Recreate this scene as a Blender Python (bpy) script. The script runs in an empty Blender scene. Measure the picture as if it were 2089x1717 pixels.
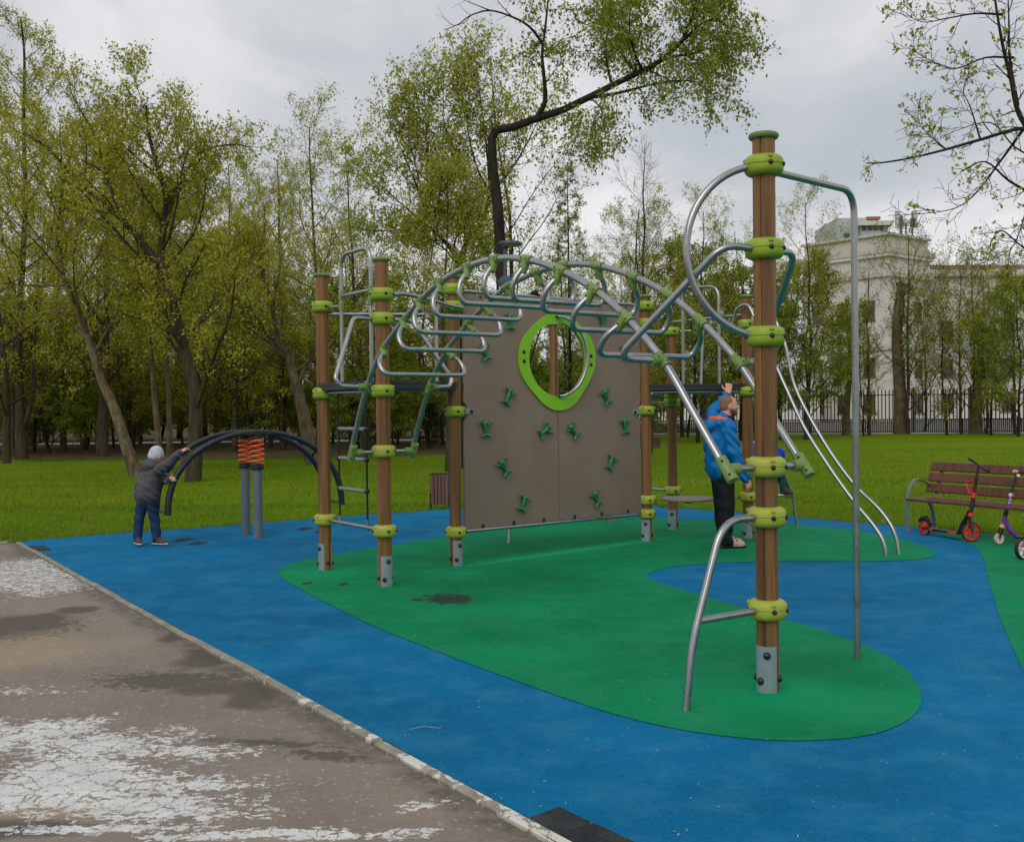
import bpy, bmesh, math, random
import numpy as np
from mathutils import Matrix, Vector

# ------------------------------------------------------------------ camera
scene = bpy.context.scene
W, H, F, HC = 2089, 1717, 2170.0, 1.62          # photograph size, focal length in its pixels, eye height
PITCH = math.atan((858.5 - 834) / F)
ROLL = 0.011
FWD = np.array([0, math.cos(PITCH), -math.sin(PITCH)])
UP0 = np.array([0, math.sin(PITCH), math.cos(PITCH)])
IR = np.array([1., 0, 0]) * math.cos(ROLL) - UP0 * math.sin(ROLL)
IU = UP0 * math.cos(ROLL) + np.array([1., 0, 0]) * math.sin(ROLL)
CAM = np.array([0, 0, HC])
cam_data = bpy.data.cameras.new('camera')
cam = bpy.data.objects.new('camera', cam_data)
scene.collection.objects.link(cam)
cam_data.sensor_fit = 'HORIZONTAL'
cam_data.sensor_width = 36.0
cam_data.lens = 36.0 * F / W
cam_data.clip_start = 0.05
cam_data.clip_end = 3000
cam.matrix_world = Matrix(((IR[0], IU[0], -FWD[0], 0), (IR[1], IU[1], -FWD[1], 0), (IR[2], IU[2], -FWD[2], HC), (0, 0, 0, 1)))
scene.camera = cam

# ------------------------------------------------------------------ world, sun, exposure
SUN_EL, SUN_AZ = math.radians(42), math.radians(202)      # azimuth clockwise from +Y
world = bpy.data.worlds.new('World')
scene.world = world
world.use_nodes = True
wn, wl = world.node_tree.nodes, world.node_tree.links
wn.clear()
w_out = wn.new('ShaderNodeOutputWorld')
w_bg = wn.new('ShaderNodeBackground')
w_bg.inputs['Strength'].default_value = 0.1
w_sky = wn.new('ShaderNodeTexSky')
w_sky.sky_type = 'NISHITA'
w_sky.sun_disc = False
w_sky.sun_elevation = SUN_EL
w_sky.sun_rotation = SUN_AZ
w_sky.dust_density = 2.0
w_tc = wn.new('ShaderNodeTexCoord')
w_sep = wn.new('ShaderNodeSeparateXYZ')
wl.new(w_tc.outputs['Generated'], w_sep.inputs[0])
def wmath(op, a, b=None):
    n = wn.new('ShaderNodeMath'); n.operation = op
    for i, v in enumerate((a, b)):
        if v is None: continue
        if isinstance(v, (int, float)): n.inputs[i].default_value = v
        else: wl.new(v, n.inputs[i])
    return n.outputs[0]
w_z = wmath('ADD', wmath('ABSOLUTE', w_sep.outputs[2]), 0.22)
w_comb = wn.new('ShaderNodeCombineXYZ')                    # cloud deck: the view ray meets a flat layer overhead
wl.new(wmath('DIVIDE', w_sep.outputs[0], w_z), w_comb.inputs[0])
wl.new(wmath('DIVIDE', w_sep.outputs[1], w_z), w_comb.inputs[1])
def wnoise(scale, detail, dist, off):
    m = wn.new('ShaderNodeMapping'); m.inputs['Location'].default_value = off
    m.inputs['Scale'].default_value = (1.0, 0.72, 1.0)
    wl.new(w_comb.outputs[0], m.inputs[0])
    n = wn.new('ShaderNodeTexNoise'); n.inputs['Scale'].default_value = scale
    n.inputs['Detail'].default_value = detail; n.inputs['Distortion'].default_value = dist
    n.inputs['Roughness'].default_value = 0.5
    wl.new(m.outputs[0], n.inputs['Vector'])
    return n.outputs['Fac']
w_n = wmath('ADD', wmath('MULTIPLY', wnoise(1.15, 5, 0.5, (5.6, 8.8, 0)), 0.68), wmath('MULTIPLY', wnoise(3.6, 6, 0.4, (17.6, 5.6, 0)), 0.32))
w_ramp = wn.new('ShaderNodeValToRGB')
w_ramp.color_ramp.interpolation = 'B_SPLINE'
e = w_ramp.color_ramp.elements
e[0].position = 0.37; e[0].color = (.50, .53, .575, 1)
e[1].position = 0.64; e[1].color = (.96, .945, .95, 1)
e2 = e.new(0.46); e2.color = (.61, .635, .665, 1)
e3 = e.new(0.54); e3.color = (.76, .765, .775, 1)
wl.new(w_n, w_ramp.inputs[0])
w_mix = wn.new('ShaderNodeMixRGB')
w_mix.inputs[0].default_value = 0.93                       # cloud cover over the clear sky
wl.new(w_sky.outputs[0], w_mix.inputs[1])
w_sc = wn.new('ShaderNodeVectorMath'); w_sc.operation = 'SCALE'; w_sc.inputs['Scale'].default_value = 10.0
wl.new(w_ramp.outputs[0], w_sc.inputs[0])
wl.new(w_sc.outputs[0], w_mix.inputs[2])
wl.new(w_mix.outputs[0], w_bg.inputs['Color'])
wl.new(w_bg.outputs[0], w_out.inputs[0])

sun_data = bpy.data.lights.new('sun', 'SUN')
sun_data.energy = 1.15
sun_data.angle = math.radians(40)
sun_data.color = (1.0, 0.97, 0.92)
sun = bpy.data.objects.new('sun', sun_data)
scene.collection.objects.link(sun)
_sd = Vector((math.sin(SUN_AZ) * math.cos(SUN_EL), math.cos(SUN_AZ) * math.cos(SUN_EL), math.sin(SUN_EL)))
sun.rotation_euler = _sd.to_track_quat('Z', 'Y').to_euler()
sun.location = _sd * 60
vs = scene.view_settings
vs.view_transform = 'Standard'; vs.look = 'None'; vs.exposure = 0.0; vs.gamma = 1.0; vs.use_curve_mapping = False
scene.cycles.max_bounces = 7
scene.cycles.diffuse_bounces = 4
scene.cycles.use_adaptive_sampling = True
scene.cycles.adaptive_threshold = 0.02
scene.cycles.transparent_max_bounces = 8
scene.cycles.use_denoising = True
scene.render.film_transparent = False

# ------------------------------------------------------------------ pixel helpers (used to place things at real distances)
def ray(x, y):
    d = FWD + IR * (x - W / 2) / F - IU * (y - H / 2) / F
    return d / np.linalg.norm(d)
def G(x, y, z=0.0):                       # where that line of sight meets the level z
    d = ray(x, y); return CAM + d * ((z - HC) / d[2])
def D(x, y, Y):                           # where it meets the upright plane at distance Y
    d = ray(x, y); return CAM + d * (Y / d[1])
def P2(p): return (float(p[0]), float(p[1]))
def V3(*a): return np.array(a, float)
def unit(v):
    v = np.asarray(v, float); return v / (np.linalg.norm(v) + 1e-12)

# ------------------------------------------------------------------ scene-graph helpers
COL = scene.collection
def tag(o, label=None, cat=None, group=None, kind=None):
    for k, v in (('label', label), ('category', cat), ('group', group), ('kind', kind)):
        if v: o[k] = v
    return o
ORG = {}                                  # world position of every object's origin
def link(o, parent=None, loc=(0, 0, 0)):
    COL.objects.link(o)
    if parent is not None: o.parent = parent
    po = ORG.get(parent.name, (0, 0, 0)) if parent is not None else (0, 0, 0)
    o.location = [loc[i] - po[i] for i in range(3)]
    ORG[o.name] = tuple(float(c) for c in loc)
    return o
def empty(name, loc, label=None, cat=None, group=None):
    o = bpy.data.objects.new(name, None); o.empty_display_size = 0.2
    link(o, None, tuple(float(c) for c in loc))
    return tag(o, label, cat, group)
def inst(name, mesh, parent, loc, rot=None, scale=None):
    o = bpy.data.objects.new(name, mesh); link(o, parent, tuple(float(c) for c in loc))
    if rot is not None: o.rotation_euler = rot
    if scale is not None: o.scale = scale if hasattr(scale, '__len__') else (scale,) * 3
    return o

def frame_from(t, hint=(0, 0, 1)):
    t = unit(t); h = np.array(hint, float)
    if abs(t @ unit(h)) > 0.98: h = np.array([1., 0, 0]) if abs(t[0]) < 0.9 else np.array([0, 1., 0])
    a = unit(np.cross(h, t)); b = np.cross(t, a)
    return a, b

class MB:
    """collects shapes; build() links them as one mesh object"""
    def __init__(s): s.v = []; s.f = []; s.m = []; s.cm = 0
    def add(s, vs, fs):
        o = len(s.v); s.v.extend([tuple(float(c) for c in p) for p in vs])
        s.f.extend([tuple(i + o for i in f) for f in fs]); s.m.extend([s.cm] * len(fs)); return s
    def mat(s, i): s.cm = i; return s
    def tube(s, pts, r, n=10, caps=True, closed=False, hint=None):
        pts = [np.asarray(p, float) for p in pts]; N = len(pts)
        rs = r if hasattr(r, '__len__') else [r] * N
        T = []
        for i in range(N):
            a = pts[(i - 1) % N] if (closed or i > 0) else pts[0]
            b = pts[(i + 1) % N] if (closed or i < N - 1) else pts[-1]
            T.append(unit(b - a))
        a, b = frame_from(T[0], hint if hint is not None else (0, 0, 1)); vs = []; fs = []
        for i in range(N):
            if i:
                a = a - T[i] * (a @ T[i]); a = unit(a); b = np.cross(T[i], a)
            for k in range(n):
                th = 2 * math.pi * k / n
                vs.append(pts[i] + rs[i] * (math.cos(th) * a + math.sin(th) * b))
        M = N if closed else N - 1
        for i in range(M):
            j = (i + 1) % N
            for k in range(n):
                l = (k + 1) % n
                fs.append((i * n + k, i * n + l, j * n + l, j * n + k))
        if caps and not closed:
            fs.append(tuple(range(n - 1, -1, -1))); fs.append(tuple((N - 1) * n + k for k in range(n)))
        return s.add(vs, fs)
    def box(s, c, size, ax=None, ay=None, bev=0.0):
        c = np.asarray(c, float); ax = unit(ax) if ax is not None else V3(1, 0, 0)
        ay = unit(ay) if ay is not None else unit(np.cross((0, 0, 1), ax)) if abs(ax[2]) < .95 else V3(0, 1, 0)
        az = np.cross(ax, ay); h = np.array(size) / 2.0
        if bev <= 0:
            vs = [c + ax * h[0] * i + ay * h[1] * j + az * h[2] * k for k in (-1, 1) for j in (-1, 1) for i in (-1, 1)]
            return s.add(vs, [(0, 2, 3, 1), (4, 5, 7, 6), (0, 1, 5, 4), (2, 6, 7, 3), (0, 4, 6, 2), (1, 3, 7, 5)])
        b = min(bev, min(h) * .9); vs = []; idx = {}
        for k in (-1, 1):
            for j in (-1, 1):
                for i in (-1, 1):
                    for q in range(3):
                        d = [h[0] - b, h[1] - b, h[2] - b]; d[q] = h[q]
                        idx[(i, j, k, q)] = len(vs); vs.append(c + ax * d[0] * i + ay * d[1] * j + az * d[2] * k)
        fs = []
        for q in range(3):
            for sg in (-1, 1):
                o = [x for x in range(3) if x != q]; loop = []
                for (p1, p2) in ((-1, -1), (1, -1), (1, 1), (-1, 1)):
                    t = [0, 0, 0]; t[q] = sg; t[o[0]] = p1; t[o[1]] = p2; loop.append(idx[(t[0], t[1], t[2], q)])
                flip = (sg < 0) ^ (q == 1)
                fs.append(tuple(loop[::-1]) if flip else tuple(loop))
        for q in range(3):                      # edges along axis q
            o = [x for x in range(3) if x != q]
            for p1 in (-1, 1):
                for p2 in (-1, 1):
                    t0 = [0, 0, 0]; t0[q] = -1; t0[o[0]] = p1; t0[o[1]] = p2; t1 = list(t0); t1[q] = 1
                    loop = [idx[(*t0, o[0])], idx[(*t1, o[0])], idx[(*t1, o[1])], idx[(*t0, o[1])]]
                    fs.append(tuple(loop))
        for k in (-1, 1):
            for j in (-1, 1):
                for i in (-1, 1): fs.append((idx[(i, j, k, 0)], idx[(i, j, k, 1)], idx[(i, j, k, 2)]))
        return s.add(vs, fs)
    def lathe(s, prof, n=24, o=(0, 0, 0), axis=(0, 0, 1), closed=False):
        o = np.asarray(o, float); ax = unit(axis); a, b = frame_from(ax, (1, 0, 0) if abs(ax[2]) > .9 else (0, 0, 1))
        vs = []; fs = []; N = len(prof)
        for r, z in prof:
            for k in range(n):
                th = 2 * math.pi * k / n
                vs.append(o + ax * z + (a * math.cos(th) + b * math.sin(th)) * r)
        for i in range(N if closed else N - 1):
            j = (i + 1) % N
            for k in range(n):
                l = (k + 1) % n; fs.append((i * n + k, i * n + l, j * n + l, j * n + k))
        if not closed:
            if prof[0][0] > 1e-6: fs.append(tuple(range(n - 1, -1, -1)))
            if prof[-1][0] > 1e-6: fs.append(tuple((N - 1) * n + k for k in range(n)))
        return s.add(vs, fs)
    def ball(s, c, r, n=10, m=6, ax=None):
        r = r if hasattr(r, '__len__') else (r, r, r)
        vs = []; fs = []
        for i in range(m + 1):
            ph = math.pi * i / m
            for k in range(n):
                th = 2 * math.pi * k / n
                vs.append((c[0] + r[0] * math.sin(ph) * math.cos(th), c[1] + r[1] * math.sin(ph) * math.sin(th), c[2] + r[2] * math.cos(ph)))
        for i in range(m):
            for k in range(n):
                l = (k + 1) % n; fs.append((i * n + k, (i + 1) * n + k, (i + 1) * n + l, i * n + l))
        return s.add(vs, fs)
    def prism(s, poly, t0, t1, o=(0, 0, 0), ax=(1, 0, 0), ay=(0, 1, 0), holes=None):
        o = np.asarray(o, float); ax = np.asarray(ax, float); ay = np.asarray(ay, float); az = np.cross(ax, ay)
        n = len(poly)
        vs = [o + ax * p[0] + ay * p[1] + az * t0 for p in poly] + [o + ax * p[0] + ay * p[1] + az * t1 for p in poly]
        fs = [tuple(range(n - 1, -1, -1)), tuple(range(n, 2 * n))] + [(i, (i + 1) % n, n + (i + 1) % n, n + i) for i in range(n)]
        return s.add(vs, fs)
    def ring(s, outer, inner, t0, t1, o, ax, ay):      # two loops with the same number of points
        o = np.asarray(o, float); ax = np.asarray(ax, float); ay = np.asarray(ay, float); az = np.cross(ax, ay); n = len(outer)
        P = lambda p, t: o + ax * p[0] + ay * p[1] + az * t
        vs = [P(p, t0) for p in outer] + [P(p, t0) for p in inner] + [P(p, t1) for p in outer] + [P(p, t1) for p in inner]
        fs = []
        for i in range(n):
            j = (i + 1) % n
            fs += [(i, n + i, n + j, j), (2 * n + i, 2 * n + j, 3 * n + j, 3 * n + i), (i, j, 2 * n + j, 2 * n + i), (n + i, 3 * n + i, 3 * n + j, n + j)]
        return s.add(vs, fs)
    def mesh(s, name, mats, sharp=38, org=(0, 0, 0)):
        me = bpy.data.meshes.new(name)
        vs = np.array(s.v) - np.array(org) if len(s.v) else []
        me.from_pydata([tuple(p) for p in vs], [], s.f)
        for m in (mats if isinstance(mats, (list, tuple)) else [mats]): me.materials.append(m)
        if any(s.m): me.polygons.foreach_set('material_index', s.m)
        me.shade_smooth()
        if sharp: me.set_sharp_from_angle(angle=math.radians(sharp))
        me.update(); return me
    def build(s, name, mats, parent=None, sharp=38, loc=None):
        loc = loc if loc is not None else (ORG[parent.name] if parent is not None else (0, 0, 0))
        o = bpy.data.objects.new(name, s.mesh(name, mats, sharp, loc))
        return link(o, parent, tuple(float(c) for c in loc))

def fillet(pts, rad, seg=6):
    pts = [np.asarray(p, float) for p in pts]; out = [pts[0]]
    for i in range(1, len(pts) - 1):
        r = rad[i - 1] if hasattr(rad, '__len__') else rad
        a, p, b = pts[i - 1], pts[i], pts[i + 1]
        u, v = unit(a - p), unit(b - p); c = float(np.clip(u @ v, -1, 1)); ang = math.acos(c)
        if ang > math.pi - 0.03: out.append(p); continue
        t = min(r / math.tan(ang / 2), np.linalg.norm(a - p) * .49, np.linalg.norm(b - p) * .49)
        for k in range(seg + 1):
            q = k / seg; out.append((1 - q) ** 2 * (p + u * t) + 2 * q * (1 - q) * p + q * q * (p + v * t))
    out.append(pts[-1]); return out
def spline(pts, seg=6):
    P = [np.asarray(p, float) for p in pts]; P = [2 * P[0] - P[1]] + P + [2 * P[-1] - P[-2]]; out = []
    for i in range(1, len(P) - 2):
        for k in range(seg):
            t = k / seg; a, b, c, d = P[i - 1], P[i], P[i + 1], P[i + 2]
            out.append(.5 * ((2 * b) + (-a + c) * t + (2 * a - 5 * b + 4 * c - d) * t * t + (-a + 3 * b - 3 * c + d) * t ** 3))
    out.append(P[-2]); return out

# ------------------------------------------------------------------ materials
def srgb(r, g, b):
    f = lambda c: (c / 255 / 12.92) if c / 255 <= 0.04045 else ((c / 255 + 0.055) / 1.055) ** 2.4
    return (f(r), f(g), f(b), 1)
class NT:
    def __init__(s, name):
        s.m = bpy.data.materials.new(name); s.m.use_nodes = True
        s.t = s.m.node_tree; s.n = s.t.nodes; s.l = s.t.links
        s.b = s.n['Principled BSDF']; s.out = s.n['Material Output']
        s._tc = None; s.cache = {}; s._w = None
    def put(s, node, idx, v):
        if v is None: return
        if hasattr(v, 'is_output'): s.l.new(v, node.inputs[idx])
        else: node.inputs[idx].default_value = v
    def tc(s, kind='Object'):
        if kind == 'World':
            if s._w is None: s._w = s.n.new('ShaderNodeNewGeometry').outputs['Position']
            return s._w
        if s._tc is None: s._tc = s.n.new('ShaderNodeTexCoord')
        return s._tc.outputs[kind]
    def mapping(s, vec, scale=(1, 1, 1), loc=(0, 0, 0), rot=(0, 0, 0)):
        n = s.n.new('ShaderNodeMapping'); s.l.new(vec, n.inputs[0])
        n.inputs['Scale'].default_value = scale; n.inputs['Location'].default_value = loc; n.inputs['Rotation'].default_value = rot
        return n.outputs[0]
    def noise(s, vec, scale=5, detail=3, rough=.55, dist=0):
        key = (vec.node.name, scale, detail, rough, dist)
        if key in s.cache: return s.cache[key]
        n = s.n.new('ShaderNodeTexNoise'); s.l.new(vec, n.inputs['Vector'])
        n.inputs['Scale'].default_value = scale; n.inputs['Detail'].default_value = detail
        n.inputs['Roughness'].default_value = rough; n.inputs['Distortion'].default_value = dist
        s.cache[key] = n.outputs['Fac']; return n.outputs['Fac']
    def voro(s, vec, scale=5, feature='F1', out='Distance', rand=1.0):
        n = s.n.new('ShaderNodeTexVoronoi'); n.feature = feature; s.l.new(vec, n.inputs['Vector'])
        n.inputs['Scale'].default_value = scale; n.inputs['Randomness'].default_value = rand
        return n.outputs[out]
    def math(s, op, a, b=None, c=None, clamp=False):
        n = s.n.new('ShaderNodeMath'); n.operation = op; n.use_clamp = clamp
        for i, v in enumerate((a, b, c)): s.put(n, i, v)
        return n.outputs[0]
    def rng(s, v, a, b, c=0.0, d=1.0, smooth=False):
        n = s.n.new('ShaderNodeMapRange'); n.clamp = True
        if smooth: n.interpolation_type = 'SMOOTHSTEP'
        s.put(n, 0, v)
        for i, q in enumerate((a, b, c, d)): n.inputs[i + 1].default_value = q
        return n.outputs[0]
    def mix(s, f, a, b, mode='MIX'):
        n = s.n.new('ShaderNodeMixRGB'); n.blend_type = mode
        s.put(n, 0, f); s.put(n, 1, a); s.put(n, 2, b); return n.outputs[0]
    def ramp(s, v, stops):
        n = s.n.new('ShaderNodeValToRGB'); s.put(n, 0, v); e = n.color_ramp.elements
        e[0].position, e[0].color = stops[0]; e[1].position, e[1].color = stops[-1]
        for p, c in stops[1:-1]:
            q = e.new(p); q.color = c
        return n.outputs[0]
    def bump(s, h, strength=.3, dist=.01):
        n = s.n.new('ShaderNodeBump'); s.l.new(h, n.inputs['Height'])
        n.inputs['Strength'].default_value = strength; n.inputs['Distance'].default_value = dist
        s.l.new(n.outputs[0], s.b.inputs['Normal'])
    def set(s, color=None, rough=None, metal=None, spec=None, **kw):
        s.put(s.b, 'Base Color', color); s.put(s.b, 'Roughness', rough); s.put(s.b, 'Metallic', metal)
        s.put(s.b, 'Specular IOR Level', spec)
        for k, v in kw.items(): s.put(s.b, k, v)
        return s.m
def scaled(c, k): return (min(c[0] * k, 1), min(c[1] * k, 1), min(c[2] * k, 1), 1)
def pmat(name, c, var=.18, scale=8, rough=.6, metal=0.0, bump=0.0, bscale=60, spec=.5, stretch=(1, 1, 1), dirt=None, coords='Object'):
    t = NT(name); v = t.mapping(t.tc(coords), stretch)
    n = t.noise(v, scale, 4)
    col = t.mix(t.rng(n, .3, .7), scaled(c, 1 - var), scaled(c, 1 + var))
    if dirt: col = t.mix(t.rng(t.noise(v, scale * .45, 5, .7), .52, .72, 0, dirt[1]), col, dirt[0])
    if bump: t.bump(t.noise(v, bscale, 3), bump, .004)
    r = t.rng(t.noise(v, scale * 2.3, 3), .3, .7, max(rough - .08, 0), min(rough + .1, 1))
    return t.set(col, r, metal, spec)
# ================================================================== GROUND
LAWN_Z, ASPH_Z = -0.04, -0.007
def blob(t, pos, c, rx, ry, ang=0.0, edge=.35, wob=.5, ws=3.0):
    ws = 2.2 if ws < 3 else (5.0 if ws < 6 else 16.0)
    """soft-edged spot with a ragged outline, in ground coordinates"""
    v = t.n.new('ShaderNodeVectorMath'); v.operation = 'SUBTRACT'; t.l.new(pos, v.inputs[0]); v.inputs[1].default_value = (c[0], c[1], 0)
    m = t.mapping(v.outputs[0], (1, 1, 0), rot=(0, 0, -ang))
    m = t.mapping(m, (1 / rx, 1 / ry, 0))
    l = t.n.new('ShaderNodeVectorMath'); l.operation = 'LENGTH'; t.l.new(m, l.inputs[0])
    d = t.math('ADD', l.outputs['Value'], t.math('MULTIPLY', t.math('SUBTRACT', t.noise(pos, ws, 5, .65), .5), wob * 5))
    return t.rng(d, 1.0 - edge, 1.0 + edge, 1, 0)
def gmax(t, ls):
    r = ls[0]
    for q in ls[1:]: r = t.math('MAXIMUM', r, q)
    return r

def lawn_mat():
    t = NT('lawn_grass'); p = t.tc('World')
    big = t.noise(p, .12, 4, .6); mid = t.noise(p, .9, 4, .65); fine = t.noise(p, 14, 3, .7); grain = t.noise(p, 90, 2, .7)
    c = t.mix(t.rng(big, .40, .60), srgb(84, 132, 2), srgb(112, 131, 12))
    c = t.mix(t.rng(mid, .45, .75, 0, .55), c, srgb(134, 132, 34))
    c = t.mix(t.rng(t.noise(t.mapping(p, (.10, .5, 1)), 1.0, 4, .6), .42, .62, 0, .6), c, srgb(84, 112, 6))
    c = t.mix(t.rng(t.noise(p, 2.4, 5, .7), .55, .72, 0, .5), c, srgb(150, 138, 66))
    c = t.mix(t.rng(fine, .35, .7, 0, .55), c, srgb(92, 122, 6))
    c = t.mix(t.rng(grain, .55, .8, 0, .5), c, srgb(162, 160, 70))
    t.bump(t.math('ADD', grain, fine), .8, .03)
    return t.set(c, .95, 0, .04)
M_lawn = lawn_mat()
def soil_mat():
    t = NT('bare_soil'); p = t.tc('World')
    c = t.mix(t.rng(t.noise(p, 1.3, 5, .65), .35, .65), srgb(70, 60, 40), srgb(92, 78, 54))
    c = t.mix(t.rng(t.noise(p, 22, 3, .7), .55, .7, 0, .6), c, srgb(70, 84, 30))
    t.bump(t.noise(p, 30, 4), .7, .04); return t.set(c, .95, 0, .1)
M_soil = soil_mat()

def rubber_mat(name, base, alt, dust, wear=(), pale=(), dark=()):
    t = NT(name); p = t.tc('World')
    gran = t.voro(p, 210, out='Color')
    sepn = t.n.new('ShaderNodeSeparateXYZ'); t.l.new(gran, sepn.inputs[0])
    c = t.mix(t.rng(t.noise(p, .55, 5, .6), .36, .64), scaled(base, .84), scaled(alt, 1.1))
    c = t.mix(t.rng(t.noise(p, 42, 4, .75), .42, .66, 0, .42), c, scaled(base, .62))
    c = t.mix(t.rng(t.noise(p, 105, 3, .7), .56, .70, 0, .8), c, scaled(base, .30))
    c = t.mix(t.rng(t.noise(p, 92, 3, .7), .60, .72, 0, .6), c, scaled(dust, 1.45))
    c = t.mix(t.rng(sepn.outputs[0], 0, 1, 0, .42), c, scaled(base, .6))
    c = t.mix(t.rng(sepn.outputs[1], .88, 1, 0, .45), c, scaled(alt, 1.7))
    c = t.mix(t.rng(t.noise(p, 2.6, 6, .72), .46, .74, 0, .55), c, dust)
    c = t.mix(t.rng(t.noise(p, 7, 6, .78), .56, .78, 0, .5), c, scaled(base, .42))
    for (cc, rx, ry, a, k) in pale: c = t.mix(t.math('MULTIPLY', blob(t, p, cc, rx, ry, a, .75, .25, 2.5), k), c, scaled(alt, 1.55))
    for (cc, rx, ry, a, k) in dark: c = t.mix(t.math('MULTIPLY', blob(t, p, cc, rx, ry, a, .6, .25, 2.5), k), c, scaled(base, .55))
    if wear:
        c = t.mix(t.math('MULTIPLY', gmax(t, [blob(t, p, cc, rx, ry, a, .12, .55, 7) for (cc, rx, ry, a) in wear]), .88), c, srgb(46, 50, 48))
    t.bump(t.voro(p, 190), .35, .003)
    return t.set(c, t.rng(t.noise(p, 3, 3), .3, .7, .78, .92), 0, .10)
W_ = lambda x, y, rx, ry, a=0.0: (P2(G(x, y)), rx, ry, a)
M_blue = rubber_mat('blue_rubber', srgb(0, 101, 147), srgb(0, 113, 162), srgb(54, 126, 160),
                    wear=[W_(374, 1101, .11, .20), W_(402, 1108, .11, .20), W_(622, 1078, .09, .22), W_(652, 1085, .07, .16)])
M_green = rubber_mat('green_rubber', srgb(0, 124, 79), srgb(0, 141, 91), srgb(48, 131, 94),
                     wear=[W_(915, 1222, .20, .26, .3), W_(700, 1192, .04, .08), W_(628, 1190, .04, .08), W_(850, 1224, .05, .07)],
                     pale=[W_(1140, 1128, 1.5, .07, .74) + (.42,), W_(670, 1168, .35, .3) + (.35,), W_(1570, 1425, .55, .35) + (.3,), W_(930, 1170, .4, .3) + (.3,)],
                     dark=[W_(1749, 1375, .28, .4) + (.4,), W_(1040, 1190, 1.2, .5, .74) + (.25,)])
M_mat = rubber_mat('black_rubber', srgb(46, 50, 52), srgb(60, 64, 66), srgb(84, 86, 84))

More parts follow.
